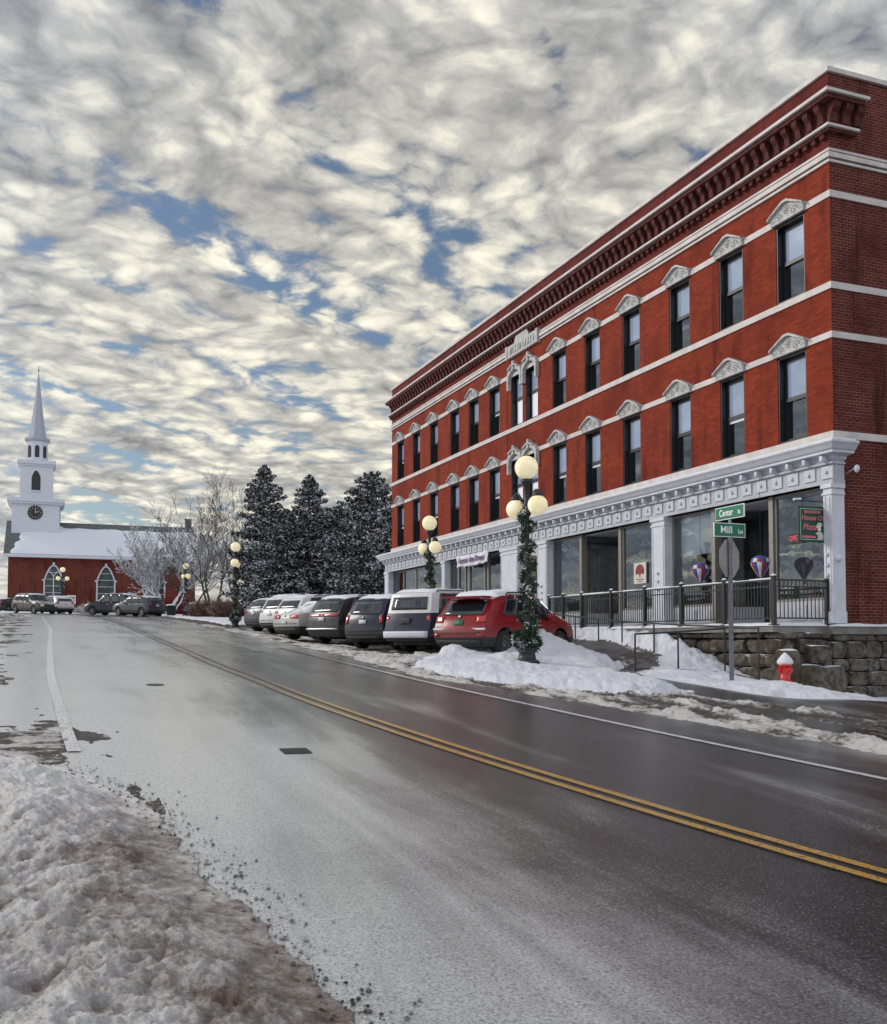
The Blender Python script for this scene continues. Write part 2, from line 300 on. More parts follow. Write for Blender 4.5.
# ------------------------------------------------------------------ mesh helpers
class MB:
    def __init__(s): s.v = []; s.f = []; s.m = []; s.sm = []
    def add(s, vs, fs, mi=0, smooth=False):
        o = len(s.v); s.v += [tuple(p) for p in vs]; s.f += [tuple(i + o for i in f) for f in fs]
        s.m += [mi] * len(fs); s.sm += [smooth] * len(fs); return s
    def box(s, a, b, mi=0):
        x0, x1 = sorted((a[0], b[0])); y0, y1 = sorted((a[1], b[1])); z0, z1 = sorted((a[2], b[2]))
        v = [(x0, y0, z0), (x1, y0, z0), (x1, y1, z0), (x0, y1, z0), (x0, y0, z1), (x1, y0, z1), (x1, y1, z1), (x0, y1, z1)]
        return s.add(v, [(0, 3, 2, 1), (4, 5, 6, 7), (0, 1, 5, 4), (1, 2, 6, 5), (2, 3, 7, 6), (3, 0, 4, 7)], mi)
    def tube(s, p0, p1, r0, r1=None, n=8, mi=0, caps=True, smooth=True):
        r1 = r0 if r1 is None else r1
        p0, p1 = Vector(p0), Vector(p1); d = p1 - p0
        if d.length < 1e-6: return s
        d.normalize(); a = d.orthogonal().normalized(); b = d.cross(a); vs = []
        for p, r in ((p0, r0), (p1, r1)):
            for k in range(n):
                t = 2 * math.pi * k / n; vs.append(p + (a * math.cos(t) + b * math.sin(t)) * r)
        fs = [(k, (k + 1) % n, n + (k + 1) % n, n + k) for k in range(n)]
        s.add(vs, fs, mi, smooth)
        if caps: s.add([vs[k] for k in range(n)], [tuple(range(n - 1, -1, -1))], mi); s.add(vs[n:], [tuple(range(n))], mi)
        return s
    def path(s, pts, r, n=8, mi=0):
        for a, b in zip(pts, pts[1:]): s.tube(a, b, r, r, n, mi)
        return s
    def lathe(s, prof, c=(0, 0, 0), n=20, mi=0, smooth=True):
        vs = []
        for r, z in prof:
            for k in range(n):
                t = 2 * math.pi * k / n; vs.append((c[0] + r * math.cos(t), c[1] + r * math.sin(t), c[2] + z))
        fs = []
        for i in range(len(prof) - 1):
            for k in range(n):
                a = i * n + k; b = i * n + (k + 1) % n; fs.append((a, b, b + n, a + n))
        return s.add(vs, fs, mi, smooth)
    def ball(s, c, r, n=16, mi=0, sz=1.0):
        m = n // 2; prof = [(max(1e-4, r * math.sin(math.pi * i / m)), -r * sz * math.cos(math.pi * i / m)) for i in range(m + 1)]
        return s.lathe(prof, c, n, mi)
    def prism(s, poly, fn, d0, d1, mi=0):
        """poly: 2D outline; fn(a, b, d) gives the point; extruded from d0 to d1"""
        n = len(poly); v = [fn(a, b, d0) for a, b in poly] + [fn(a, b, d1) for a, b in poly]
        fs = [tuple(range(n)), tuple(range(2 * n - 1, n - 1, -1))] + [(i, n + i, n + (i + 1) % n, (i + 1) % n) for i in range(n)]
        return s.add(v, fs, mi)
    def mesh(s, name, mats):
        me = bpy.data.meshes.new(name); me.from_pydata(s.v, [], s.f)
        for m in (mats if isinstance(mats, (list, tuple)) else [mats]): me.materials.append(m)
        me.polygons.foreach_set('material_index', s.m); me.polygons.foreach_set('use_smooth', s.sm)
        me.update(); return me
    def obj(s, name, mats, parent=None, fix=True):
        me = s.mesh(name, mats)
        if fix:
            bm = bmesh.new(); bm.from_mesh(me); bmesh.ops.recalc_face_normals(bm, faces=bm.faces); bm.to_mesh(me); bm.free()
        o = bpy.data.objects.new(name, me); COL.objects.link(o)
        if parent: o.parent = parent
        return o
def tag(o, label=None, cat=None, group=None, kind=None):
    if label: o['label'] = label
    if cat: o['category'] = cat
    if group: o['group'] = group
    if kind: o['kind'] = kind
    return o
def thing(name, label, cat, loc=(0, 0, 0), rz=0, group=None):
    o = bpy.data.objects.new(name, None); COL.objects.link(o); o.location = loc; o.rotation_euler = (0, 0, rz)
    o.empty_display_size = 0.2
    return tag(o, label, cat, group)
def copy_tree(o, parent=None):
    c = o.copy(); COL.objects.link(c); c.parent = parent
    for ch in list(o.children): copy_tree(ch, c)
    return c
def text(s, size, mat, parent, origin, right, up, name='lettering', extrude=0.004, align='CENTER', shear=0.0, sx=1.0, bold=0.0):
    cu = bpy.data.curves.new('t', 'FONT'); cu.body = s; cu.size = size; cu.align_x = align; cu.align_y = 'CENTER'
    cu.extrude = extrude; cu.shear = shear; cu.offset = bold; cu.resolution_u = 3
    t = bpy.data.objects.new('t', cu); COL.objects.link(t); dg = bpy.context.evaluated_depsgraph_get()
    me = bpy.data.meshes.new_from_object(t.evaluated_get(dg)); bpy.data.objects.remove(t)
    r = Vector(right).normalized(); u = Vector(up).normalized(); n = r.cross(u)
    mt = Matrix.Identity(4)
    for i in range(3): mt[i][0] = r[i] * sx; mt[i][1] = u[i]; mt[i][2] = n[i]; mt[i][3] = origin[i]
    me.transform(mt); me.materials.clear(); me.materials.append(mat)
    o = bpy.data.objects.new(name, me); COL.objects.link(o)
    if parent: o.parent = parent
    return o

# ------------------------------------------------------------------ terrain
C0 = np.array([9.524, 24.166]); AL = math.atan(390.9 / 997)
D1 = np.array([-math.sin(AL), math.cos(AL)]); NN = np.array([-math.cos(AL), -math.sin(AL)]); D2 = -NN
BROT = math.atan2(D1[1], D1[0])               # building axes: x along the front, y out to the street
def W(u, n, z=0.0):                            # building-frame point to world
    p = C0 + D1 * u + NN * n; return (float(p[0]), float(p[1]), z)
_S = np.array([-60, -5, 0, 8, 15, 21.3, 30, 51, 86, 105, 140, 420.]); _G = np.array([-4.5, -2.05, -1.75, -1.21, -.74, -.43, -.06, .80, 2.05, 2.68, 3.5, 6.]) + EYE
def _pm():
    h = np.diff(_S); d = np.diff(_G) / h; m = np.zeros_like(_S); m[0] = d[0]; m[-1] = d[-1]
    for i in range(1, len(_S) - 1):
        w1 = 2 * h[i] + h[i - 1]; w2 = h[i] + 2 * h[i - 1]; m[i] = (w1 + w2) / (w1 / d[i - 1] + w2 / d[i])
    return h, m
_h, _m = _pm()
def g_(x):
    x = np.clip(x, -60, 420); i = np.clip(np.searchsorted(_S, x) - 1, 0, len(_h) - 1); t = (x - _S[i]) / _h[i]
    return (2 * t**3 - 3 * t * t + 1) * _G[i] + (t**3 - 2 * t * t + t) * _h[i] * _m[i] + (-2 * t**3 + 3 * t * t) * _G[i + 1] + (t**3 - t * t) * _h[i] * _m[i + 1]
def sm(t): t = np.clip(t, 0, 1); return t * t * (3 - 2 * t)
def un(x, y):
    dx, dy = x - C0[0], y - C0[1]; return dx * D1[0] + dy * D1[1], dx * NN[0] + dy * NN[1]
def Hn(x, y):
    u, n = un(x, y); z = g_(-.536 * x + .844 * y)
    z = z - .65 * sm((5 - n) / 7) * sm((2.5 - u) / 3.5)
    z = z + .38 * sm((5 - n) / 2.5) * sm((u - 1) / 5.5) + .45 * sm((4 - n) / 2.5) * sm((u - 14) / 10) * sm((60 - u) / 20)
    z = z - .13 * sm((u + 6) / 2) * sm((3.2 - u) / 2) * sm((6.6 - n) / 1.5)
    z = z - .20 * sm((u - 4) / 6) * sm((10.6 - n) / 1.5) * sm((n - 2.6) / 2) * sm((36 - u) / 4)
    return z
def H(x, y): return float(Hn(np.array(float(x)), np.array(float(y))))
_rng = np.random.RandomState(3); _perm = np.tile(_rng.permutation(256), 3); _ang = _rng.rand(256) * 2 * np.pi; _gx, _gy = np.cos(_ang), np.sin(_ang)
def perlin(x, y):
    xi = np.floor(x).astype(int); yi = np.floor(y).astype(int); xf = x - xi; yf = y - yi; xi &= 255; yi &= 255
    def gr(ix, iy, fx, fy):
        k = _perm[_perm[ix & 255] + (iy & 255)]; return _gx[k] * fx + _gy[k] * fy
    u = xf**3 * (xf * (xf * 6 - 15) + 10); v = yf**3 * (yf * (yf * 6 - 15) + 10)
    a = gr(xi, yi, xf, yf); b = gr(xi + 1, yi, xf - 1, yf); c = gr(xi, yi + 1, xf, yf - 1); d = gr(xi + 1, yi + 1, xf - 1, yf - 1)
    return (a + u * (b - a)) + v * ((c + u * (d - c)) - (a + u * (b - a)))
def fbm(x, y, o=5, rough=0.55, seed=0.0):
    s = 0; a = 1; t = 0
    for i in range(o): s = s + a * perlin(x + seed + i * 17.3, y - seed + i * 9.1); t += a; a *= rough; x = x * 2.03; y = y * 2.03
    return s / t * 1.6
def billow(x, y, o=4, rough=0.55, seed=0.0):   # lumpy heaps
    s = 0; a = 1; t = 0
    for i in range(o): s = s + a * (1 - np.abs(perlin(x + seed + i * 13.3, y + seed + i * 7.7)) * 2.6); t += a; a *= rough; x = x * 2.1; y = y * 2.1
    return s / t
_lc = {}
def clods(x, y, s, seed=0):
    xi = np.floor(x / s); yi = np.floor(y / s); best = np.full(x.shape, 9.)
    for i in (-1, 0, 1):
        for j in (-1, 0, 1):
            cx = xi + i; cy = yi + j; k = _perm[(_perm[(cx.astype(int) + seed) & 255] + cy.astype(int)) & 255]
            px = cx + .5 + .48 * _gx[k] * ((k * 7 % 11) / 11.); py = cy + .5 + .48 * _gy[k] * ((k * 5 % 13) / 13.); r = .55 + .75 * ((k * 13 % 17) / 17.)
            best = np.minimum(best, np.hypot(x / s - px, y / s - py) / r)
    return np.sqrt(np.clip(1 - best * best, 0, 1))
def lin(u, pts):
    k = tuple(pts)
    if k not in _lc:
        p = np.array(pts, float); g = np.arange(-70, 130, .25); y = np.interp(g, p[:, 0], p[:, 1])
        kr = np.exp(-(np.arange(-24, 25) / 8.)**2); kr /= kr.sum(); _lc[k] = (g, np.convolve(np.pad(y, 24, 'edge'), kr, 'valid'))
    return np.interp(u, *_lc[k])
YEL = [(-60, 2), (-30, 8.1), (-20, 11.25), (-14.2, 12.8), (-12.3, 13.2), (-8.8, 13.8), (-5, 14.3), (1.3, 14.55), (17, 14.5), (39, 14.5), (59, 14.75), (75.5, 15.6), (86, 17.5), (96, 21), (108, 28)]
WR = [(-60, -1.5), (-30, 4.8), (-20, 8.2), (-15, 9.5), (-11.5, 10.15), (-8.1, 10.8), (-3.1, 11.6), (4, 11.75), (39, 11.6)]
WL = [(-12, 17.3), (-8.6, 17.5), (-2, 17.7), (9, 17.75), (24, 17.75), (39, 18.1), (60, 18.4), (75, 19.4), (86, 21.5)]
BANK = [(-60, 6), (-30, 12.6), (-20, 15.6), (-15.1, 16.55), (-13.7, 16.8), (-12.7, 16.95), (-10.3, 16.9), (-9.7, 17.2), (-8, 18.6), (-6, 21)]
FRONT = [(-60, -6), (-20, 6.2), (-10.5, 9.0), (-9.1, 9.2), (-7.7, 9.6), (-4.9, 10.3), (-2.5, 11.25), (1.9, 11.25), (6, 11.0), (34, 10.6)]
def poly_sd(u, n, P):
    """signed distance, positive inside"""
    d = np.full(u.shape, 1e9); ins = np.zeros(u.shape, bool); k = len(P)
    for i in range(k):
        ax, ay = P[i]; bx, by = P[(i + 1) % k]; ex, ey = bx - ax, by - ay
        t = np.clip(((u - ax) * ex + (n - ay) * ey) / (ex * ex + ey * ey), 0, 1)
        d = np.minimum(d, np.hypot(u - ax - t * ex, n - ay - t * ey))
        c = ((ay > n) != (by > n)); ins ^= c & (u < (bx - ax) * (n - ay) / ((by - ay) if by != ay else 1e-9) + ax)
    return np.where(ins, d, -d)
ISLAND = [(-.6, 11), (1.6, 10.3), (3, 9.6), (4.4, 8.4), (5.2, 6.6), (8.5, 4.7), (13, 4.3), (13, 3.9), (8.6, 4.1), (4, 4.5), (2.2, 4.6), (1, 5.7), (-1.2, 6.7), (-2.7, 6.9), (-4.4, 7.3), (-4.8, 8.7), (-3.9, 9.7), (-2.7, 10.4)]
VERGE = [(0.8, 5.1), (1.8, 3.9), (3, 3.0), (3.4, 1.9), (0, 1.9), (0, -3), (-.8, -14), (-2.2, -14), (-2.0, -4), (-1.6, -.8), (-3.0, 1.6), (-5.1, 4.2), (-4.6, 6.0), (-3.3, 6.1), (-1.6, 6.4)]
STRIP = [(1.5, 1.8), (33.5, 1.8), (33.5, 2.5), (12, 2.75), (2.5, 2.75)]
MOUNDS = [(4.9, 7.2, .55, 1.0), (4.2, 5.9, .5, 1.0), (6.3, 5.2, .42, 1.1), (2.6, 5.6, .22, 1.0), (1.2, 8.0, .2, .8), (-.6, 9.4, .16, 1.0), (-3.2, 8.6, .12, .9), (3.0, 8.8, .25, .7), (8.8, 4.3, .3, 1.0), (6.2, 2.35, .20, 1.4), (8.5, 2.3, .16, 1.2), (3.8, 2.4, .34, 1.4), (2.0, 2.5, .16, 1.0), (-3.6, 4.6, .12, 1.0), (-.2, 4.6, .06, .8)]
def cover(x, y):
    """thickness of what lies on the pavement, and its kind: 0 asphalt, 1 slush, 2 snow, 3 dirty bank, 4 path"""
    u, n = un(x, y)
    w1 = fbm(x * .9, y * .9, 4, .6, 3.1); w2 = fbm(x * 3.1, y * 3.1, 4, .6, 8.2)
    uw = u + .45 * w1 + .16 * w2; nw = n + .40 * fbm(x * .8, y * .8, 4, .6, 11.7) + .16 * w2
    kind = np.zeros(x.shape, int); th = np.zeros(x.shape)
    # --- brown slush: parking bays, the mouth of the lane, the left shoulder
    sl = fbm(u * .35, n * 1.25, 5, .6, 5.5) + .35 * fbm(x * 2.2, y * 2.2, 4, .6, 2.2)
    fr = lin(u, FRONT) - n + .25 * w1 + .1 * w2                       # distance in from the kerb-side edge
    zone = (fr > 0) & (u < 34) & (n > 2.2)
    park = zone & (u > -1)
    amt = np.where(park, np.clip(.62 - .16 * np.clip(fr - 1.2, 0, 3), .08, 1), 0)
    inner = lin(u, [(-60, -10), (-12, 3.2), (-7.5, 6.0), (-5.6, 6.9), (-4.8, 8.9), (-1, 9.5)])
    mouth = zone & (u <= -1) & (n > inner - .5 * w1)
    amt = np.where(mouth, .34, amt); amt = np.where(zone & (u <= -1) & ~mouth, -.22, amt)
    amt = np.where((fr > 0) & (fr < 1.1) & (u < 34), np.maximum(amt, .55), amt)
    lf = n - lin(u, WL)
    lf = lf + .5 * w1 + .2 * w2
    left = (lf > .35) & (u > -9.5) & (u < 70)
    amt = np.where(left, .17 - .02 * np.clip(np.abs(lf - 1.5), 0, 6) + np.where(u < 0, .20, 0), amt)
    amt = np.where(left, amt - .7 * np.clip(1.1 - lf, 0, 2), amt)
    tongue = (u > -11.5) & (u < -5.5) & (n > 16.9); amt = np.where(tongue, np.maximum(amt, .34 - .10 * (u + 8.5)**2 - 2.5 * np.clip(17.6 - n, 0, 3) + .55 * fbm(u * 4.5, n * .8, 4, .6, 71.)), amt)      # streaks where the bank peters out
    k = amt + sl * .9 - .22
    is_sl = (k > 0) & (zone | left | tongue | ((fr > 0) & (fr < 1.1) & (u < 34)))
    ridge = np.clip(billow(x * 1.7, y * 1.7, 4, .6, 4.4), 0, 1)
    hs = sm(k / .60) * (.025 + .11 * ridge) * np.where(left | (n > 16), .25, 1.0) * np.where(u > 6, .55, 1.0) * np.where(zone, sm((fr + .02) / .45), 1.0)
    kind = np.where(is_sl, 1, kind); th = np.where(is_sl, hs, th); sdirt = 1.1 * (1 - sm(k / .42)) - .25
    # --- clean snow
    sd = np.maximum(np.maximum(poly_sd(uw, nw, ISLAND), poly_sd(uw, nw, VERGE)), poly_sd(uw, nw, STRIP))
    far = (u > 34.5) & (nw < lin(u, [(34, 9.3), (60, 9.6), (90, 8.0), (110, 8)]))
    sd = np.where(far, np.maximum(sd, np.minimum(u - 34.5, 9.4 - nw) * .5), sd)
    lot = uw > 87; sd = np.where(lot, np.maximum(sd, .5), sd)
    lsn = (nw > lin(u, WL) + 4.2) & (u > 8); sd = np.where(lsn, np.maximum(sd, .4), sd)
    sn = sd > 0
    md = 0
    for (mu, mn, mh, mr) in MOUNDS: md = md + mh * np.exp(-(((u - mu) / mr)**2 + ((n - mn) / (mr * .8))**2))
    hsn = sm(sd / .35) * (np.where((n < 6.6) & (u < 3), .065, .10) + .05 * fbm(x * 1.3, y * 1.3, 5, .6, 1.1) + .05 * np.clip(billow(x * 2.6, y * 2.6, 4, .55, 6.6), 0, 1)) + md * sm(sd / .5) * (1 + .35 * fbm(x * 3, y * 3, 4, .6, 9.9))
    kind = np.where(sn, 2, kind); th = np.where(sn, hsn, th)
    # --- kerb-side brown ridge on the far right verge
    kr = (u > 34) & (u < 88) & ~sn & (n < 10.7) & (n > 5); kind = np.where(kr, 1, kind); th = np.where(kr, .05 + .08 * ridge, th)
    # --- path
    pa = (u > 1.2) & (u < 33) & (n > 2.3) & (n < 4.7) & (kind == 0); kind = np.where(pa, 4, kind)
    # --- the ploughed bank in the foreground
    b = n - lin(u, BANK) + .16 * fbm(x * 1.8, y * 1.8, 4, .6, 14.1) + .05 * w2
    end = sm((-9.0 - u + .35 * w1) / 1.0)
    bk = (b > 0) & (end > 0.02) & (u < -7.0)
    l1 = np.clip(billow(x * 2.1, y * 2.1, 5, .58, 21.0), -.2, 1); l2 = np.clip(billow(x * 6.5, y * 6.5, 4, .55, 31.0), -.2, 1)
    l3 = fbm(x * 22, y * 22, 3, .6, 41.0)
    rise = .035 * sm(b / .5) + .085 * sm((b - .35) / 1.0) * (.35 + 1.0 * sm((u + 13.6) / 2.2)) + .05 * sm((b - 1.3) / 1.4)
    wx = x + .05 * fbm(x * 5, y * 5, 3, .6, 51.); wy = y + .05 * fbm(x * 5, y * 5, 3, .6, 61.)
    c1 = clods(wx, wy, .27, 3); c2 = clods(wx, wy, .12, 9); c3 = clods(wx, wy, .055, 5); cl = .50 * c1 + .32 * c2 + .18 * c3
    rut = np.exp(-((b - 1.15 - .25 * w1) / .22)**2) * .13
    hb = end * (rise * (.40 + .85 * l1) + sm(b / .55) * (.075 * c1 * (.35 + l1) * (1 - .75 * sm((1.25 - b) / .7) * sm((-11.5 - u) / 1.5)) + .050 * c2 + .020 * c3 + .030 * l2 + .018 * l3) - rut * sm((u + 15.5) / 2))
    hb = np.maximum(hb * .78, .012)
    dirt_or_glare = np.where(bk, sm((1.35 - b + .6 * w1) / 1.0) * sm((-10.6 - u + .6 * w1) / 1.8) * 1.15 + rut * 4 - .5 * (l1 - .5) + .95 * (.38 - cl), 0)
    kind = np.where(bk, 3, kind); th = np.where(bk, hb, th)
    salt_glare = sm((n - (12.9 + .05 * np.clip(-u - 6, 0, 20))) / 3.8) + .45 * sm((-u) / 4) * 0 + .55 * sm(u / 12) * sm((14.4 - n) / 1)  # sky glare on the lanes painted as paler asphalt, over real salt
    dirt_or_glare = np.where(kind == 0, salt_glare, np.where(kind == 1, sdirt, dirt_or_glare))
    return th, kind, dirt_or_glare
def build_ground():
    r = np.concatenate([np.geomspace(.5, 2.6, 14)[:-1], np.geomspace(2.6, 14, 560)[:-1], np.geomspace(14, 60, 330)[:-1], np.geomspace(60, 420, 160)])
    a = np.concatenate([np.linspace(-180, -70, 30)[:-1], np.linspace(-70, -30, 70)[:-1], np.linspace(-30, 30, 760)[:-1], np.linspace(30, 70, 70)[:-1], np.linspace(70, 180, 31)])
    A, Rr = np.meshgrid(np.radians(a), r); x = Rr * np.sin(A); y = Rr * np.cos(A)
    th, kind, dirt_or_glare = cover(x, y); z = Hn(x, y) + th
    z = z + np.where(kind == 0, .004 * fbm(x * .6, y * .6, 3, .5, 2.0), 0)
    nr, na = x.shape; idx = np.arange(nr * na).reshape(nr, na)
    f = np.stack([idx[:-1, :-1], idx[1:, :-1], idx[1:, 1:], idx[:-1, 1:]], -1).reshape(-1, 4)
    f = f[:, ::-1]
    kf = np.sort(kind.reshape(-1)[f], axis=1)
    ku = np.where(kf[:, 1] == kf[:, 2], kf[:, 1], kf[:, 2])
    P = np.stack([x, y, z], -1).reshape(-1, 3); dflat = dirt_or_glare.reshape(-1)
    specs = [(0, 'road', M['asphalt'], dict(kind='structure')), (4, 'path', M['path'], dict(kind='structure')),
             (1, 'slush', M['slush'], dict(kind='stuff', label='brown slush churned by tyres at the road edges and between the parked cars', cat='slush')),
             (2, 'snow_cover', M['snow_ground'], dict(kind='stuff', label='white snow lying on the verges, mounds and lots', cat='snow')),
             (3, 'ploughed_snow', M['bank'], dict(kind='stuff', label='dirty grey-brown ploughed snow heaped along the near left road edge', cat='snow bank'))]
    for kd, nm, mt, tg in specs:
        fs = f[ku == kd]
        if len(fs) == 0: continue
        used, inv = np.unique(fs, return_inverse=True); inv = inv.reshape(-1)
        me = bpy.data.meshes.new(nm); me.vertices.add(len(used)); me.vertices.foreach_set('co', P[used].astype(np.float32).reshape(-1))
        me.loops.add(len(inv)); me.loops.foreach_set('vertex_index', inv.astype(np.int32))
        me.polygons.add(len(fs)); me.polygons.foreach_set('loop_start', np.arange(0, len(inv), 4, dtype=np.int32))
        me.polygons.foreach_set('use_smooth', np.ones(len(fs), bool)); me.update(calc_edges=True); me.validate()
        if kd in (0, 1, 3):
            at = me.attributes.new('dirt_or_glare', 'FLOAT', 'POINT'); at.data.foreach_set('value', dflat[used].astype(np.float32))  # bank and slush: dirt; road: the painted glare
        me.materials.append(mt); o = bpy.data.objects.new(nm, me); COL.objects.link(o); tag(o, tg.get('label'), tg.get('cat'), None, tg['kind'])
    # the land beyond, one coarse sheet below
    g = MB(); n = 60; xs = np.linspace(-1500, 1500, n)
    vs = [(X, Y, H(max(-380, min(380, X)), max(-200, min(400, Y))) - .6) for Y in xs for X in xs]
    g.add(vs, [(j * n + i, j * n + i + 1, (j + 1) * n + i + 1, (j + 1) * n + i) for j in range(n - 1) for i in range(n - 1)], 0, True)
    tag(g.obj('ground', M['snow_ground']), kind='structure')
build_ground()
def crumbs():
    rr = np.random.RandomState(5); m = MB(); ico = [Vector(v) for v in [(0, 0, 1), (.9, 0, .3), (.28, .85, .3), (-.72, .53, .3), (-.72, -.53, .3), (.28, -.85, .3), (0, 0, -.5)]]
    fs = [(0, 1, 2), (0, 2, 3), (0, 3, 4), (0, 4, 5), (0, 5, 1), (6, 2, 1), (6, 3, 2), (6, 4, 3), (6, 5, 4), (6, 1, 5)]
    for k in range(1500):
        u = rr.uniform(-17, -8.5); b = -abs(rr.normal(0, .15)) + (.12 if rr.rand() < .5 else 0); n = float(lin(u, BANK)) + b; x, y, _ = W(u, n); r = .004 + .016 * rr.rand() ** 4; q = rr.rand() * 6
        c, s_ = math.cos(q), math.sin(q); z = H(x, y) + .004
        if b > 0: z += float(cover(np.array([x]), np.array([y]))[0][0])
        m.add([(x + r * (v.x * c - v.y * s_) * rr.uniform(.7, 1.3), y + r * (v.x * s_ + v.y * c) * rr.uniform(.7, 1.3), z + r * v.z * .8) for v in ico], fs, 0, False)
    tag(m.obj('slush_crumbs', M['slush'], fix=False), 'brown slush crumbs scattered along the foot of the near ploughed bank', 'slush', None, 'stuff')
crumbs()
def strip(name, pts, off, width, mat, u0, u1, step=.35, lift=.010, wear_and_glare=None):
    us = np.arange(u0, u1, step); vs = []
    for i, u in enumerate(us):
        for s in (-.5, .5):
            n = float(lin(u, pts)) + off + s * width; x, y, _ = W(u, n); vs.append((x, y, H(x, y) + lift))
    m = MB().add(vs, [(2 * i, 2 * i + 1, 2 * i + 3, 2 * i + 2) for i in range(len(us) - 1)], 0, True)
    o = m.obj(name, mat, fix=False); at = o.data.attributes.new('wear_and_glare', 'FLOAT', 'POINT')
    at.data.foreach_set('value', np.repeat([float(wear_and_glare(u)) if wear_and_glare else 0. for u in us], 2).astype(np.float32))
    return tag(o, kind='structure')
strip('yellow_line', YEL, -.105, .095, M['yellow'], -24, 98, wear_and_glare=lambda u: sm((u + 9) / 12)); strip('yellow_line', YEL, .105, .095, M['yellow'], -24, 98, wear_and_glare=lambda u: sm((u + 9) / 12))  # far yellow faded in its colour to stand in for wet glare
strip('white_line', WR, 0, .11, M['white_line'], -24, 9, wear_and_glare=lambda u: .3 + .9 * sm((u + 2) / 9))
strip('white_line', WL, 0, .13, M['white_line'], -8.8, 84, wear_and_glare=lambda u: .35 * sm((-u - 1) / 5) + .05)

# ------------------------------------------------------------------ the brick block
def building():
    E0 = EYE
    B = thing('brick_building', 'three-storey red brick commercial block with white stone bands and grey-white storefront', 'building', (C0[0], C0[1], 0), BROT)
    L, DP = 34.05, 15.0
    zt = 14.08 + E0; zb = -2.2 + E0
    UP = (8.82 + E0, 10.92 + E0); LO = (5.12 + E0, 7.40 + E0)
    cen = [1.44, 3.87, 6.35, 9.09, 11.64, 14.12, 16.43, 17.80, 20.05, 22.33, 24.63, 27.40, 29.98, 32.54]
    hw = .535
    # front wall with real openings, returns and back
    def wall_sheet(name, us, zs, holes, mat):
        m = MB()
        for i in range(len(us) - 1):
            for j in range(len(zs) - 1):
                uc, zc = (us[i] + us[i + 1]) / 2, (zs[j] + zs[j + 1]) / 2
                if any(a < uc < b and c < zc < d for a, b, c, d in holes): continue
                m.add([(us[i], 0, zs[j]), (us[i + 1], 0, zs[j]), (us[i + 1], 0, zs[j + 1]), (us[i], 0, zs[j + 1])], [(0, 3, 2, 1)])
        for a, b, c, d in holes:               # jambs
            m.add([(a, 0, c), (a, 0, d), (a, -.34, d), (a, -.34, c)], [(0, 1, 2, 3)]); m.add([(b, 0, c), (b, 0, d), (b, -.34, d), (b, -.34, c)], [(3, 2, 1, 0)])
            m.add([(a, 0, d), (b, 0, d), (b, -.34, d), (a, -.34, d)], [(0, 1, 2, 3)]); m.add([(a, 0, c), (b, 0, c), (b, -.34, c), (a, -.34, c)], [(3, 2, 1, 0)])
        return m.obj(name, mat, B, fix=False)
    holes = []; us = [0, L]
    for c in cen:
        us += [c - hw, c + hw]
        for z0, z1 in (UP, LO): holes.append((c - hw, c + hw, z0, z1 + (.20 if c in (16.43, 17.80) else 0)))
    zs = sorted({3.80 + E0, UP[0], UP[1], LO[0], LO[1], UP[1] + .2, LO[1] + .2, 12.2 + E0})
    wall_sheet('front_wall', sorted(us), zs, holes, M['brick'])
    m = MB(); m.add([(0, 0, 12.2 + E0), (L, 0, 12.2 + E0), (L, 0, zt), (0, 0, zt)], [(0, 3, 2, 1)]); m.obj('parapet', M['brick_top'], B, fix=False)
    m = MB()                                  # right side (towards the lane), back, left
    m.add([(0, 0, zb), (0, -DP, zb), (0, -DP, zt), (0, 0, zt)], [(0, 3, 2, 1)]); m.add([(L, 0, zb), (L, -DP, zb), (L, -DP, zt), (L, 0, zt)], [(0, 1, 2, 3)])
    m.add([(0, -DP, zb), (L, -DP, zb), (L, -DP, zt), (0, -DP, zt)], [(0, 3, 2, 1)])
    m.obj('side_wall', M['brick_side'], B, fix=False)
    MB().box((.25, -.25, 13.5 + E0), (L - .25, -DP + .25, 13.6 + E0)).obj('roof', M['snow'], B)
    # stone courses, proud of front and right side
    def course(z0, z1, p, name='stone_band', mat=M['marble'], side=DP, u1=L):
        m = MB(); m.box((-p, 0.002, z0 + E0), (u1 + (.03 if u1 == L else 0), p, z1 + E0)); m.box((-p, -side, z0 + E0), (-.002, 0.0, z1 + E0)); return m.obj(name, mat, B)
    course(10.93, 11.10, .035); course(8.64, 8.81, .04); course(7.42, 7.58, .035); course(4.93, 5.11, .05)
    m = MB()
    for z0, z1, p in ((11.80, 11.86, .06), (11.91, 12.03, .09), (12.08, 12.14, .06)):
        m.box((-p, .002, z0 + E0), (L + .03, p, z1 + E0)); m.box((-p, -DP, z0 + E0), (-.002, 0, z1 + E0))
    m.obj('stone_band', M['marble'], B)
    # coping with a lip of snow
    m = MB(); m.box((-.07, -.4, 14.08 + E0), (L + .05, .07, 14.20 + E0)); m.box((-.07, -DP, 14.08 + E0), (.4, -.4, 14.20 + E0)); m.obj('coping', M['marble'], B)
    # corbelled cornice: ledges, brackets, dog-tooth course
    S1 = 1.15
    def ledge(z0, z1, p, s):
        m = MB(); m.box((-p, .003, z0 + E0), (L + .12, p, z1 + E0)); m.box((-p, .003, z0 + E0), (-.003, -s, z1 + E0)); return m
    ledge(13.33, 13.41, .44, .92).obj('cornice_ledge', M['marble'], B); ledge(12.60, 12.66, .24, .78).obj('cornice_ledge', M['marble'], B)
    m = MB(); m.box((-.36, .002, 13.22 + E0), (L + .1, .36, 13.328 + E0)); m.box((-.36, .002, 13.22 + E0), (-.002, -.85, 13.328 + E0))
    m.box((-.06, .002, 12.672 + E0), (L + .05, .06, 13.198 + E0)); m.box((-.06, .002, 12.672 + E0), (-.002, -.8, 13.198 + E0))
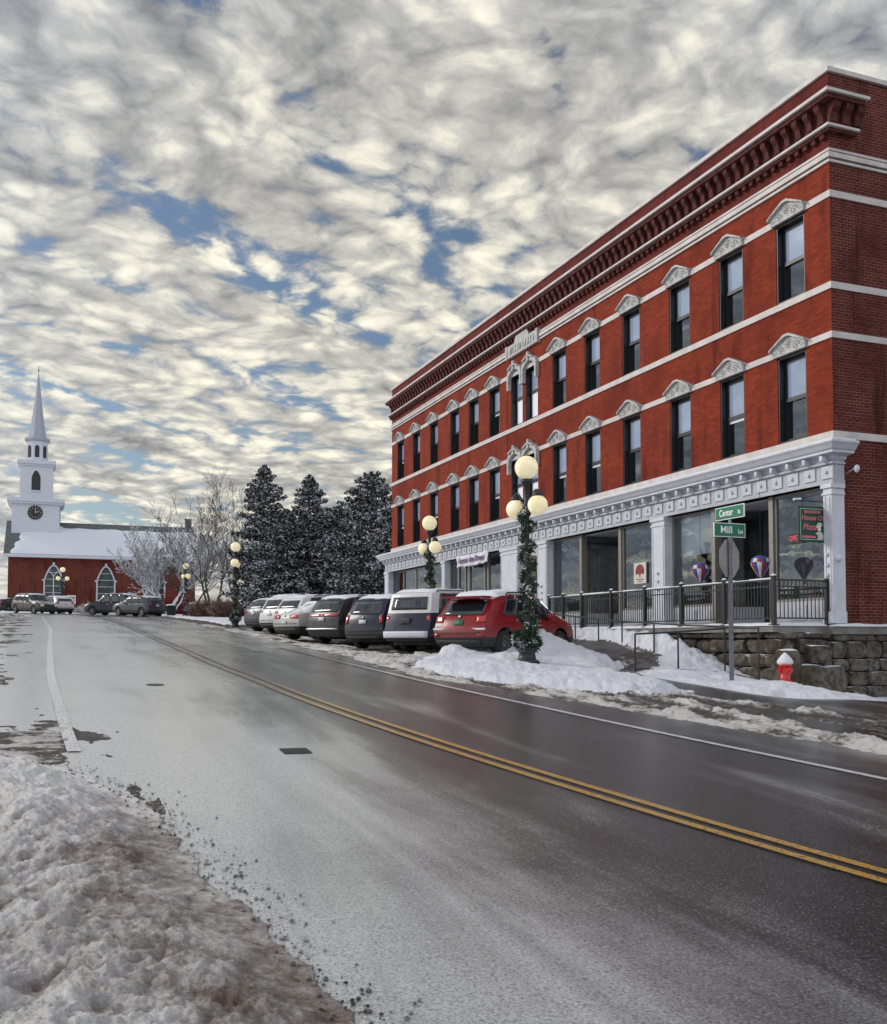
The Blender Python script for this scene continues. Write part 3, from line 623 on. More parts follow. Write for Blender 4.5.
    k = 0; u = .10
    while u < L - .1:
        m.prism([(.06, 13.218), (.31, 13.218), (.29, 13.08), (.19, 12.98), (.15, 12.78), (.06, 12.74)], lambda a, b, d, u=u: (u + d, a, b + E0), -.085, .085)
        u += .40
    for v in (.02, .42, .8):
        m.prism([(.06, 13.218), (.31, 13.218), (.29, 13.08), (.19, 12.98), (.15, 12.78), (.06, 12.74)], lambda a, b, d, v=v: (-a, -v + d, b + E0), -.11, .11)
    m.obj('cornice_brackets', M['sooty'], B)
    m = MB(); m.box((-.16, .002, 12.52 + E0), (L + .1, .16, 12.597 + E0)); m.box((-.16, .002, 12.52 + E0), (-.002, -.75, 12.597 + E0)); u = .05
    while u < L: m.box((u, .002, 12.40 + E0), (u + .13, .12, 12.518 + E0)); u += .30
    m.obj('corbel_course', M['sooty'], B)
    # sash windows
    def window_meshes(h, tall_shade, arched=False):
        f = MB(); w = hw; t = .055
        f.box((-w, -.02, 0), (-w + .045, -.33, h)); f.box((w - .045, -.02, 0), (w, -.33, h)); f.box((-w, -.02, h - .05), (w, -.33, h)); f.box((-w, -.02, 0), (w, -.33, .05))
        f.box((-w + .05, -.19, .05), (-w + .12, -.24, h - .05)); f.box((w - .12, -.19, .05), (w - .05, -.24, h - .05))
        f.box((-w + .12, -.19, h - .14), (w - .12, -.24, h - .05)); f.box((-w + .12, -.19, .05), (w - .12, -.25, .13)); f.box((-w + .12, -.17, h * .485), (w - .12, -.25, h * .53))
        g1 = MB().add([(-w + .12, -.215, h * .53), (w - .12, -.215, h * .53), (w - .12, -.215, h - .14), (-w + .12, -.215, h - .14)], [(0, 3, 2, 1)])
        g2 = MB().add([(-w + .12, -.235, .13), (w - .12, -.235, .13), (w - .12, -.235, h * .485), (-w + .12, -.235, h * .485)], [(0, 3, 2, 1)])
        return f.mesh('window_frame', M['black']), g1.mesh('pane', M['glass_upper']), g2.mesh('pane', M['glass'])
    def shade_mesh(h, drop):
        w = hw; return MB().box((-w + .12, -.228, h * (1 - drop)), (w - .12, -.232, h - .06)).mesh('blind', M['blind'])
    sets = {}
    for key, (z0, z1) in (('up', UP), ('lo', LO)):
        h = z1 - z0; sets[key] = (window_meshes(h, .5), window_meshes(h + .2, .5), {d: shade_mesh(h, d) for d in (.5, .55, .95)})
    rnd = random.Random(5)
    for key, (z0, z1) in (('up', UP), ('lo', LO)):
        for i, c in enumerate(cen):
            arch = i in (6, 7); ms = sets[key][1 if arch else 0]
            o = bpy.data.objects.new('window', ms[0]); COL.objects.link(o); o.parent = B; o.location = (c, 0, z0)
            for pm in (ms[1], ms[2]):
                q = bpy.data.objects.new('pane', pm); COL.objects.link(q); q.parent = o
            d = .95 if arch else (.55 if rnd.random() < .3 else .5)
            q = bpy.data.objects.new('blind', sets[key][2][d]); COL.objects.link(q); q.parent = o
    # pedimented hoods over the plain windows
    def hood():
        m = MB(); w = .62
        m.prism([(-w, .0), (-w, .15), (-.60, .22), (-.08, .42), (.08, .42), (.60, .22), (w, .15), (w, 0)], lambda a, b, d: (a, d, b), .003, .10)
        m.prism([(-w - .04, .14), (-w - .04, .21), (-.10, .49), (.10, .49), (w + .04, .21), (w + .04, .14), (.60, .205), (.08, .43), (-.08, .43), (-.60, .205)], lambda a, b, d: (a, d, b), .004, .19)
        a = m                                  # carved scrolls
        for sx in (-1, 1):
            for k in range(9):
                t = k / 8 * 2 * math.pi * .8; a.ball((sx * (.30 + .11 * math.cos(t)), .105, .15 + .075 * math.sin(t)), .022, 6)
            a.ball((sx * .30, .105, .15), .035, 8); a.tube((sx * .44, .10, .10), (sx * .58, .10, .10), .016, n=5)
        for k in range(8):
            t = k / 8 * 2 * math.pi; a.ball((.09 * math.cos(t), .105, .26 + .10 * math.sin(t)), .026, 6)
        a.ball((0, .10, .26), .06, 8)
        m.v += []; return m, a
    hm, ha = hood(); hme = hm.mesh('window_hood', M['carved'])
    for z in (UP[1], LO[1]):
        for i, c in enumerate(cen):
            if i in (6, 7): continue
            o = bpy.data.objects.new('window_hood', hme); COL.objects.link(o); o.parent = B; o.location = (c, 0, z + .01)
    # arched hoods of the paired middle windows
    def arch_hood():
        m = MB(); r = hw; pts = [(-r, -.5)] + [(-r * math.cos(t), -.12 + .38 * math.sin(t)) for t in np.linspace(0, math.pi, 13)] + [(r, -.5)]
        ro = .66; out = [(-ro, -.5), (-ro, .10), (-.58, .28), (-.36, .40), (-.1, .45), (-.07, .58), (.07, .58), (.1, .45), (.36, .40), (.58, .28), (ro, .10), (ro, -.5)]
        # ring of quads between inner and outer outlines
        n = 24; 
        def samp(P):
            P = [Vector(p) for p in P]; ds = [0]
            for a, b in zip(P, P[1:]): ds.append(ds[-1] + (b - a).length)
            res = []
            for k in range(n + 1):
                t = ds[-1] * k / n; i = max(j for j in range(len(ds) - 1) if ds[j] <= t + 1e-9); f = (t - ds[i]) / max(1e-9, ds[i + 1] - ds[i]); res.append(P[i].lerp(P[i + 1], min(1, f)))
            return res
        I, O = samp(pts), samp(out)
        for k in range(n):
            q = [I[k], I[k + 1], O[k + 1], O[k]]
            m.prism([(p.x, p.y) for p in q], lambda a, b, d: (a, d, b), .004, .16)
        m.prism([(-.44, .30), (-.44, .36), (-.12, .48), (.12, .48), (.44, .36), (.44, .30), (.1, .42), (-.1, .42)], lambda a, b, d: (a, d, b), .1, .24)
        m.prism([(-.07, .26), (-.06, .62), (.06, .62), (.07, .26)], lambda a, b, d: (a, d, b), .12, .22)
        return m.mesh('window_hood', M['carved'])
    am = arch_hood()
    for z in (UP[1], LO[1]):
        for c in (16.43, 17.80):
            o = bpy.data.objects.new('window_hood', am); COL.objects.link(o); o.parent = B; o.location = (c, 0, z - .03)
    # date tablet in the frieze, its carved letters weathered past reading
    m = MB(); m.box((15.75, .003, 11.74 + E0), (18.5, .13, 12.24 + E0)); m.prism([(16.45, 12.24), (16.6, 12.50), (17.65, 12.50), (17.8, 12.24)], lambda a, b, d: (a, d, b + E0), .003, .13)
    m.box((15.65, .004, 11.72 + E0), (15.80, .16, 12.27 + E0)); m.box((18.45, .004, 11.72 + E0), (18.60, .16, 12.27 + E0))
    rr = random.Random(2)
    tb = m.obj('tablet', M['carved'], B); m = MB()
    for k in range(10):
        u = 15.98 + k * .235; m.box((u, .13, 11.86 + E0), (u + .04, .165, 12.12 + E0))
        if rr.random() < .7: m.box((u + .04, .13, (11.86 if rr.random() < .5 else 12.08) + E0), (u + .14, .165, (11.90 if 1 else 0) + E0 + (.22 if rr.random() < .5 else 0)))
        if rr.random() < .6: m.box((u + .12, .13, 11.86 + E0), (u + .155, .165, 12.12 + E0))
    m.obj('worn_lettering', M['carved'], tb)
    # dark space inside, so the glass has depth
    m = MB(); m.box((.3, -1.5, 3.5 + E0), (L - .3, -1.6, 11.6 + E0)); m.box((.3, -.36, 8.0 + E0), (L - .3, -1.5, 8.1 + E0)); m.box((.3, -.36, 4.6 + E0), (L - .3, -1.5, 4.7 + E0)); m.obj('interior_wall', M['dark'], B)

    # ---------------- storefront
    P = M['paint']; F0, F1 = -.27, L + .35
    def run(m, z0, z1, n0, n1, ext=0., mi=0, side=.35): 
        m.box((F0 - ext, n0, z0 + E0), (F1 + ext, n1, z1 + E0), mi)
    m = MB()
    prof = [(.0, 4.74), (.72, 4.74), (.72, 4.69), (.66, 4.63), (.60, 4.55), (.55, 4.52), (.55, 4.47), (.30, 4.44), (.28, 4.36), (.0, 4.36)]
    # crown moulding as a mitred sweep along the front and a short return on the lane side
    def sweep(m, prof, ua, ub, v):
        n = len(prof); vs = []
        for st in range(4):
            for a, b in prof:
                if st == 0: p = (ua - a, -v, b + E0)
                elif st == 1: p = (ua - a, .25 + a - .25 + (0.0), b + E0)
                elif st == 2: p = (ub + a, a, b + E0)
                else: p = (ub + a, -v, b + E0)
                vs.append(p)
        fs = [(s * n + i, s * n + (i + 1) % n, (s + 1) * n + (i + 1) % n, (s + 1) * n + i) for s in range(3) for i in range(n)]
        fs += [tuple(range(n)), tuple(range(3 * n, 4 * n))[::-1]]
        m.add(vs, fs)
    sweep(m, prof, 0.0, F1 - .28, .12)
    cm = m
    m = MB(); m.box((F0 - .40, -.05, 4.741 + E0), (F1 + .4, .64, 4.785 + E0)); m.obj('snow_on_cornice', M['snow'], B)
    m = MB(); m.box((F0, -.06, 3.77 + E0), (F1, .28, 4.36 + E0)); m.box((F0 - .03, -.06, 3.77 + E0), (F1 + .03, .33, 3.86 + E0)); m.box((F0 - .05, -.06, 4.24 + E0), (F1 + .05, .36, 4.29 + E0))
    fm = m; u = -.1; k = 0
    while u < L + .2:
        fm.box((u - .19, .281, 3.90 + E0), (u + .19, .315, 4.20 + E0), 1)        # square panels
        fm.prism([(u - .055, 4.02), (u, 4.11), (u + .055, 4.02), (u, 3.99)], lambda p, q, d: (p, d, q + E0), .315, .325, 2)
        u += .60; k += 1
    u = -.1
    while u < L + .2:
        cm.box((u - .05, .36, 4.30 + E0), (u + .05, .50, 4.435 + E0)); cm.ball((u, .47, 4.33 + E0), .055, 8); u += .60

    fm.obj('frieze', [M['paint_grey'], plain('panel_paint', (0.52, 0.53, 0.57), 0.5, var=0.08), M['steel']], B); cm.obj('storefront_cornice', P, B)
    def pilaster(u0, u1, zf, n1=.34, panel=True):
        m = MB(); m.box((u0, -.05, zf), (u1, n1, 3.77 + E0 - .002)); w = u1 - u0
        m.box((u0 - .04, -.05, 3.66 + E0), (u1 + .04, n1 + .05, 3.765 + E0)); m.box((u0 - .03, -.05, 3.50 + E0), (u1 + .03, n1 + .03, 3.56 + E0)); m.box((u0 - .035, -.05, zf), (u1 + .035, n1 + .04, zf + .28))
        for a, b in ((u0 + .05, u0 + .08), (u1 - .08, u1 - .05)): m.box((a, n1, zf + .35), (b, n1 + .02, 3.45 + E0))
        o = m.obj('pilaster', P, B)
        r = MB()                               # cast rosettes half way up
        for zz in (1.55, 1.85, 2.15): r.lathe([(.001, 0), (.055, .0), (.04, .02), (.001, .03)], (0, 0, 0), 8); 
        for q in range(3):
            for w2 in range(24): 
                i = q * 32
        r2 = MB()
        for zz in (1.55, 1.80, 2.05): r2.ball(((u0 + u1) / 2, n1 + .005, zz + E0), .055, 8)
        r2.obj('rosette', M['paint_grey'], o)
        if u0 < 0:
            MB().ball((u0 + .0, n1 * .5, 1.95 + E0), .09, 12).obj('rosette', P, o)
    zD = .40 + E0
    pil = [(-.27, .01), (6.75, 7.45), (14.55, 15.35), (17.1, 18.7), (25.05, 25.5), (33.6, 34.3)]
    for a_, b_ in pil: pilaster(a_, b_, zD if a_ < 15 else EYE + .3)
    # shop windows: bays with frame, glass, bulkhead; recessed doors
    def bay(ua, ub, sill, n=.06, top=3.77, mat=M['glass_shop'], bulk=True, mull=()):
        f = MB(); z0 = sill + E0; z1 = top + E0 - .003; t = .07
        f.box((ua, n - .08, z0), (ua + t, n, z1)); f.box((ub - t, n - .08, z0), (ub, n, z1)); f.box((ua + t, n - .08, z1 - t), (ub - t, n, z1)); f.box((ua + t, n - .08, z0), (ub - t, n, z0 + t))
        for mu in mull: f.box((mu - .06, n - .08, z0 + t), (mu + .06, n + .02, z1 - t))
        o = f.obj('shop_window', M['mullion'], B)
        MB().add([(ua + t, n - .04, z0 + t), (ub - t, n - .04, z0 + t), (ub - t, n - .04, z1 - t), (ua + t, n - .04, z1 - t)], [(0, 3, 2, 1)]).obj('pane', mat, o, fix=False)
        if bulk:
            zf = (zD if ua < 15 else EYE - .2); bb = MB(); bb.box((ua, -.05, zf - .05), (ub, n + .02, z0 - .002)); k = ua + .1
            while k + .7 < ub: bb.box((k, n + .02, zf + .1), (k + .62, n + .045, z0 - .1)); k += .72
            bb.obj('bulkhead', M['paint_grey'], B)
    bay(.10, 2.10, .98); bay(4.72, 6.75, .98); bay(7.45, 9.62, .98); bay(12.42, 14.55, .98)
    def recess(ua, ub, depth=1.3, post=.16):
        m = MB(); z1 = 3.77 + E0 - .004
        m.box((ua - post, -.12, zD), (ua, .12, z1)); m.obj('door_post', M['mullion'], B); MB().box((ub, -.12, zD), (ub + post, .12, z1)).obj('door_post', M['mullion'], B)
        f = MB(); c = (ua + ub) / 2; dz = zD + 2.2
        f.box((ua, -depth - .06, zD), (c - .5, -depth, z1)) ; f.box((c + .5, -depth - .06, zD), (ub, -depth, z1)); f.box((c - .5, -depth - .06, dz + .08), (c + .5, -depth, z1))
        f.obj('vestibule', M['dark'], B)
        d = MB(); d.box((c - .5, -depth - .05, zD), (c - .40, -depth, dz)); d.box((c + .40, -depth - .05, zD), (c + .5, -depth, dz)); d.box((c - .40, -depth - .05, dz - .1), (c + .40, -depth, dz)); d.box((c - .40, -depth - .05, zD), (c + .40, -depth, zD + .25)); d.box((c - .40, -depth - .05, zD + 1.0), (c + .40, -depth, zD + 1.1))
        do = d.obj('door', M['black'], B); MB().add([(c - .4, -depth - .03, zD + .25), (c + .4, -depth - .03, zD + .25), (c + .4, -depth - .03, dz - .1), (c - .4, -depth - .03, dz - .1)], [(0, 3, 2, 1)]).obj('pane', M['glass_shop'], do, fix=False)
        MB().box((c + .41, -depth + .04, zD + .85), (c + .44, -depth + .07, zD + 1.15)).obj('handle', M['chrome'], do)
        for a, s in ((ua, 1), (ub, -1)):       # angled side lights
            MB().add([(a, -.1, zD + .55), (a + s * .35, -depth, zD + .55), (a + s * .35, -depth, z1), (a, -.1, z1)], [(0, 1, 2, 3)]).obj('side_light', M['glass_shop'], B, fix=False)
            MB().add([(a, -.1, zD), (a + s * .35, -depth, zD), (a + s * .35, -depth, zD + .55), (a, -.1, zD + .55)], [(0, 1, 2, 3)]).obj('side_panel', M['paint_grey'], B)
        MB().box((ua, -depth, z1 - .05), (ub, -.06, z1)).obj('soffit', M['paint_grey'], B)
    recess(2.26, 4.56); recess(9.78, 12.26)
    # further bays, above the parked cars
    bay(15.35, 17.1, 1.0, top=2.85, mat=M['glass_shop']); MB().box((15.35, -.02, 2.86 + E0), (17.1, .06, 3.766 + E0)).obj('transom', M['paint_grey'], B)
    m = MB(); m.prism([(15.45 + .0, 2.9)] + [(16.22 - .74 * math.cos(t), 2.92 + .42 * math.sin(t)) for t in np.linspace(0.05, math.pi - .05, 12)] + [(16.99, 2.9)], lambda a, b, d: (a, d, b + E0), .061, .075); m.obj('arched_light', M['carglass'], B)
    bay(18.7, 21.0, 1.5, mull=(20.6,)); bay(21.0, 23.2, 1.5, mull=(22.7,)); bay(23.2, 25.05, 1.7, mull=(24.0,)); bay(25.5, 29.9, 2.55, mull=(27.6,)); bay(29.9, 33.6, 2.55, mull=(31.8,))
    MB().box((23.25, -.3, 1.8 + E0), (23.95, -.31, 3.2 + E0)).obj('display_panel', M['paint'], B)
    # shop rooms
    m = MB(); m.box((.2, -3.4, 0 + E0), (L - .2, -3.5, 4.5 + E0)); m.box((.2, -.2, .30 + E0), (L - .2, -3.4, .38 + E0)); m.box((.2, -.1, 3.86 + E0), (L - .2, -3.4, 3.95 + E0))
    for u in (2.2, 4.6, 7.1, 9.7, 12.35, 15.0, 17.9, 25.3): m.box((u - .03, -.35, .4 + E0), (u + .03, -3.4, 3.85 + E0)) if u in (7.1, 15.0, 17.9, 25.3) else None
    m.obj('shop_room', M['room'], B)
    # lowered white blind and the stock seen through the glass
    MB().box((4.85, -.22, 2.55 + E0), (6.7, -.23, 3.7 + E0)).obj('window_blind', M['blind'], B)
    rr = random.Random(9); m = MB(); mats = [plain('stock_a', (.35, .25, .18)), plain('stock_b', (.12, .16, .22)), plain('stock_c', (.5, .47, .42)), plain('stock_d', (.22, .05, .04))]
    for k in range(110):
        u = rr.uniform(.4, L - .6); 
        if 2.2 < u < 4.6 or 9.7 < u < 12.3: continue
        z = .42 if u < 15 else rr.choice((1.2, 1.7)); h = rr.uniform(.3, 1.3); w = rr.uniform(.15, .5); n = -rr.uniform(.6, 2.6); mi = rr.randrange(4)
        m.box((u - w / 2, n, z + E0), (u + w / 2, n - w, z + h + E0), mi)
        if rr.random() < .5: m.lathe([(.001, 0), (w * .4, .05), (w * .5, .2), (w * .2, .32), (w * .22, .36)], (u, n - w / 2, z + h + E0), 8, (mi + 1) % 4)
    m.obj('stock', mats, B)
    # flood light on the lane side
    m = MB(); m.tube((-.02, -.3, 4.05 + E0), (-.62, -.1, 4.12 + E0), .018, n=6); m.ball((-.66, -.08, 4.08 + E0), .07, 8, sz=1.4); m.obj('flood_lamp', M['paint'], B)
    # foundation of rough stone under the side wall
    rr = random.Random(4); m = MB(); z = -1.95
    while z < .12:
        h = rr.uniform(.26, .42); y = -.02 + .45
        h = min(h, .14 - z)
        y = .40
        while y > -3.6:
            w = rr.uniform(.4, .85); stone(m, (-.30 - rr.uniform(0, .06), y - w + .02, z + E0 + .01), (.25, y, z + h + E0 - .01), rr); y -= w
        z += h
    m.obj('stone_foundation', M['stone'], B)
    MB().box((-.36, -4, .14 + E0), (.10, .42, .33 + E0)).obj('plinth', M['concrete'], B)
    lump_snow((-.40, -4.0), (-.02, .40), .331 + E0, .07, B, seed=3)
    return B
def stone(m, a, b, rr):
    """a roughly dressed block"""
    n = 4; cx = [(a[i] + b[i]) / 2 for i in range(3)]; s = [(b[i] - a[i]) / 2 for i in range(3)]
    bm = bmesh.new(); bmesh.ops.create_cube(bm, size=2); bmesh.ops.subdivide_edges(bm, edges=bm.edges, cuts=3, use_grid_fill=True)
    sd = rr.uniform(0, 100)
    for v in bm.verts:
        p = v.co.copy(); q = Vector([math.copysign(min(1, abs(c) ** .9), c) for c in p]); k = 1 - .10 * (abs(p.x * p.y) ** 3 + abs(p.y * p.z) ** 3 + abs(p.x * p.z) ** 3) / 2
        w = Vector((cx[0] + q.x * s[0] * k, cx[1] + q.y * s[1] * k, cx[2] + q.z * s[2] * k)); nz = mnoise.noise(w * 3.1 + Vector((sd, 0, 0))) * .055 + mnoise.noise(w * 9 + Vector((sd, 0, 0))) * .02
        v.co = w + Vector((p.x * nz, p.y * nz * .8, p.z * nz * .35))
    o = len(m.v); bm.verts.index_update()
    m.add([v.co for v in bm.verts], [tuple(v.index for v in f.verts) for f in bm.faces], 0, False); bm.free()
def stone_mat():
    m, nt, b = new_mat('rough_stone'); o = coords(nt, 'Object'); f = ntex(nt, o, 1.1, 3); f2 = ntex(nt, o, 6, 7, .65)
    c = mixc(nt, mrange(nt, f, .4, .62), (.15, .13, .105), (.085, .058, .034)); c = mixc(nt, mrange(nt, f2, .42, .66), c, (.03, .027, .024)); c = mixc(nt, mrange(nt, f2, .38, .26), c, (.34, .31, .27))
    g = nt.nodes.new('ShaderNodeNewGeometry'); s = nt.nodes.new('ShaderNodeSeparateXYZ'); lk(nt, g.outputs['Normal'], s.inputs[0])
    c = mixc(nt, mrange(nt, s.outputs[2], .8, .9), c, (.78, .8, .84))
    lk(nt, c, b.inputs['Base Color']); b.inputs['Roughness'].default_value = .9; bump(nt, b, f2, .8, .03); return m
M['stone'] = stone_mat()
def lump_snow(a, b, z, h, parent, name='snow', seed=0, res=.07, edge=.12, zf=None):
    """a lumpy blanket over the rectangle a-b in the parent's frame, drooping at its rim"""
    nx = max(4, int((b[0] - a[0]) / res)); ny = max(4, int((b[1] - a[1]) / res)); nx = min(nx, 400); ny = min(ny, 400)
    xs = np.linspace(a[0], b[0], nx + 1); ys = np.linspace(a[1], b[1], ny + 1); X, Y = np.meshgrid(xs, ys)
    dd = np.minimum(np.minimum(X - a[0], b[0] - X), np.minimum(Y - a[1], b[1] - Y))
    Z = z + h * np.sqrt(np.clip(dd / edge, 0, 1)) * (1 + .5 * fbm(X * 1.6, Y * 1.6, 4, .6, seed)) - .004
    wob = .03 * fbm(X * 4, Y * 4, 3, .6, seed + 7); X2 = X + np.where((X <= a[0] + 1e-6) | (X >= b[0] - 1e-6), wob, 0); Y2 = Y + np.where((Y <= a[1] + 1e-6) | (Y >= b[1] - 1e-6), wob, 0)
    if zf is not None: Z = Z + zf(X, Y)
    vs = np.stack([X2, Y2, Z], -1).reshape(-1, 3).tolist(); w = nx + 1
    m = MB().add(vs, [(j * w + i, j * w + i + 1, (j + 1) * w + i + 1, (j + 1) * w + i) for j in range(ny) for i in range(nx)], 0, True)
    return m.obj(name, M['snow'], parent, fix=False)
BLD = building()

# ------------------------------------------------------------------ deck, railings, wall
def deck():
    E0 = EYE; zD = .36 + E0; n1 = 1.98; u0, u1 = -.12, 11.35
    D = thing('entrance_deck', 'raised snowy concrete entrance deck on a dark rough stone wall before the shop fronts', 'deck', (C0[0], C0[1], 0), BROT)
    MB().box((u0 - .02, .36, zD - .17), (u1, n1 + .05, zD - .02)).obj('slab', M['concrete'], D)
    lump_snow((u0 - .05, .40), (u1, n1 + .08), zD - .02, .075, D, 'snow', 5)
    rr = random.Random(8); m = MB(); z = -1.7
    while z < .17:
        h = min(rr.uniform(.28, .46), .19 - z); u = u0 - .02
        if h < .05: break
        while u < u1:
            w = rr.uniform(.45, 1.0); stone(m, (u + .01, .42 + rr.uniform(0, .0), z + E0 + .01), (u + w - .015, n1 - .12 + rr.uniform(-.05, .10), z + h + E0 - .012), rr); u += w
        v = n1 - .1
        while v > .5:
            w = rr.uniform(.45, .8); stone(m, (u0 - .06 - rr.uniform(0, .14), max(.4, v - w + .01), z + E0 + .01), (u0 + .5, v, z + h + E0 - .012), rr); v -= w
        z += h
    m.obj('stone_wall', M['stone'], D)
    # heaped blocks stepping down at the corner
    m = MB(); rr = random.Random(12)
    for (u, n, z0, z1, w) in ((-.32, 1.2, -1.5, -.55, .75), (-.30, .55, -1.6, -.60, .7), (-.28, 1.7, -1.5, -.20, .5), (-.26, .9, -.55, -.12, .6)):
        stone(m, (u - .22, n - w / 2, z0 + E0), (u + .3, n + w / 2, z1 + E0), rr)
    m.obj('block', M['stone'], D)
deck()
def railing():
    E0 = EYE; zD = .40 + E0; top = zD + 1.02; n = 1.95
    Rr = thing('deck_railing', 'long black picket railing with snow on its top rail, edging the entrance deck', 'railing', (C0[0], C0[1], 0), BROT)
    pus = [-.10, 1.74, 3.58, 5.36, 7.2, 9.0, 10.25, 11.25]
    for u in pus:
        m = MB(); m.box((u - .045, n - .045, zD - .05), (u + .045, n + .045, top + .06)); m.box((u - .06, n - .06, top + .06), (u + .06, n + .06, top + .09)); m.box((u - .09, n - .09, zD - .04), (u + .09, n + .09, zD - .02))
        o = m.obj('post', M['iron'], Rr); s = MB(); s.ball((u, n, top + .10), .062, 8, sz=.7); s.obj('snow_cap', M['snow'], o)
    m = MB(); m.box((-.10 - .045, .34 , zD - .05), (-.10 + .045, .42, top + .06)); m.obj('post', M['iron'], Rr)
    m = MB()
    m.box((pus[0], n - .02, top - .02), (pus[-1], n + .02, top + .02)); m.box((pus[0], n - .018, top - .17), (pus[-1], n + .018, top - .14)); m.box((pus[0], n - .018, zD + .10), (pus[-1], n + .018, zD + .135))
    m.box((-.12, .38, top - .02), (-.08, n, top + .02)); m.box((-.118, .38, top - .17), (-.082, n, top - .14)); m.box((-.118, .38, zD + .10), (-.082, n, zD + .135))
    m.obj('rails', M['iron'], Rr)
    m = MB(); u = pus[0] + .11
    while u < pus[-1]: m.box((u - .009, n - .009, zD + .13), (u + .009, n + .009, top - .02)); u += .115
    v = .5
    while v < n: m.box((-.109, v - .009, zD + .13), (-.091, v + .009, top - .02)); v += .115
    m.obj('pickets', M['iron'], Rr)
    m = MB(); u = pus[0]
    rr = random.Random(3)
    while u < pus[-1] - .1:
        w = rr.uniform(.25, .8); h = rr.uniform(.018, .045)
        m.tube((u, n, top + .018 + h * .3), (min(u + w + .02, pus[-1]), n, top + .018 + h * .3), h * .8, n=6)
        u += w
    m.obj('snow_line', M['snow'], Rr)
    # inner grey hand rail
    MB().tube((0.2, n - .18, top - .14), (11.0, n - .18, top - .14), .018, n=6).obj('hand_rail', M['steel'], Rr)
railing()
def rail_run(name, label, pts, post_at, group=None, bottom=None, snow=False):
    """pts: list of (u, n, z rel. eye) of the top rail; posts drop to the ground"""
    x, y, _ = W(pts[0][0], pts[0][1]); T = thing(name, label, 'handrail', (x, y, H(x, y)), 0, group); P = Vector((x, y, H(x, y)))
    def wp(p): a, b, _ = W(p[0], p[1]); return Vector((a, b, p[2] + EYE)) - P
    MB().path([wp(p) for p in pts], .022, 8).obj('top_rail', M['iron'], T)
    if bottom: MB().path([wp((p[0], p[1], bottom(p))) for p in pts], .018, 6).obj('bottom_rail', M['iron'], T)
    for p in post_at:
        a, b, _ = W(p[0], p[1]); MB().tube(Vector((a, b, H(a, b) - .1)) - P, wp(p), .022, n=8).obj('post', M['iron'], T)
rail_run('ramp_handrail', 'thin black handrail sloping down the path just below the deck railing', [(12.0, 2.75, 1.0), (9.6, 2.75, .84), (6.6, 2.75, .62), (5.3, 2.75, .53), (2.2, 2.75, .37), (-.05, 2.6, .30)], [(9.6, 2.75, .84), (8.0, 2.75, .72), (6.6, 2.75, .62), (5.3, 2.75, .53), (3.7, 2.75, .44)], 'black handrails by the path')
def hz(u, n): x, y, _ = W(u, n); return H(x, y) - EYE
rail_run('path_handrail', 'low black handrail turning round the snowy corner beside the sign pole', [(.75, 5.2, .14), (.75, 4.03, .19), (.75, 2.71, .28), (-.34, 2.6, .28)], [(.75, 5.2, .14), (.75, 4.03, .19), (.75, 2.71, .28), (-.34, 2.6, .28)], 'black handrails by the path', bottom=lambda p: hz(p[0], p[1]) + .10)

# ------------------------------------------------------------------ things on the shop fronts
def on_building(name, label, cat, u, n, z, group=None):
    x, y, _ = W(u, n); return thing(name, label, cat, (x, y, z + EYE), BROT, group)
def hanging_sign():
    T = on_building('hanging_sign', 'green pizzeria sign with pink lettering and white chef hanging by the corner pilaster', 'sign', 0.04, .67, 2.36)
    w, h = .42, .86; r = Vector((0, -1, 0)); up = Vector((0, 0, 1))      # reads from the lane side: right = towards the wall
    green = plain('dark_green_paint', (0.008, 0.05, 0.03), .5, var=.1); pink = plain('pink_lettering', (.62, .16, .19), .5, var=.05); wh = plain('cream_paint', (.7, .72, .62), .5)
    lt = plain('pale_green_paint', (.25, .45, .34), .5)
    MB().box((-.02, -w, 0), (.02, w, h)).obj('board', green, T)
    m = MB(); m.box((-.024, -w + .05, .05), (-.020, w - .05, .07)); m.box((-.024, -w + .05, h - .07), (-.020, w - .05, h - .05)); m.box((-.024, -w + .05, .07), (-.020, -w + .07, h - .07)); m.box((-.024, w - .07, .07), (-.020, w - .05, h - .07)); m.obj('border', lt, T)
    for s, z, sz, sx, sh in (('BRANDON', h - .135, .088, 1.15, 0), ('House Of', h - .28, .17, 1.0, .15), ('Pizza', h - .50, .21, 1.0, .25)):
        text(s, sz, pink, T, Vector((-.026, .0 if s != 'Pizza' else .09, z)), r, up, 'lettering', .002, shear=sh, sx=sx, bold=.004)
    MB().box((-.026, -.10, .10), (-.021, .32, .15)).obj('worn_line', pink, T)
    c = MB(); f = lambda a, b, d: (-.026 + d, -a, b)                    # simple chef: hat, face, apron
    c.prism([(.13, .42), (.11, .34), (.25, .36), (.31, .45), (.24, .48), (.17, .47)], f, 0, .004); c.prism([(.15, .345), (.16, .27), (.26, .27), (.25, .35)], f, 0, .004)
    c.prism([(.08, .22), (.18, .255), (.28, .24), (.33, .14), (.30, .06), (.14, .06), (.17, .15)], f, 0, .004); c.obj('chef_figure', wh, T)
    m = MB(); m.tube((0, -.5, h + .13), (0, w + .06, h + .13), .012, n=6); m.tube((0, -.42, h + .38), (0, w - .05, h + .15), .008, n=5)
    for y in (-.25, .28): m.tube((0, y, h), (0, y, h + .13), .006, n=5)
    m.box((-.03, -.50, h + .05), (.03, -.47, h + .42)); m.obj('bracket', M['iron'], T)
    MB().tube((0, w - .1, h + .17), (0, w + .12, h + .15), .03, n=6).obj('snow', M['snow'], T)
hanging_sign()
T = on_building('open_sign', 'small red neon OPEN sign in the corner shop window', 'sign', 1.30, .09, 2.46)
MB().box((-.26, -.02, 0), (.26, .0, .26)).obj('box', M['black'], T)
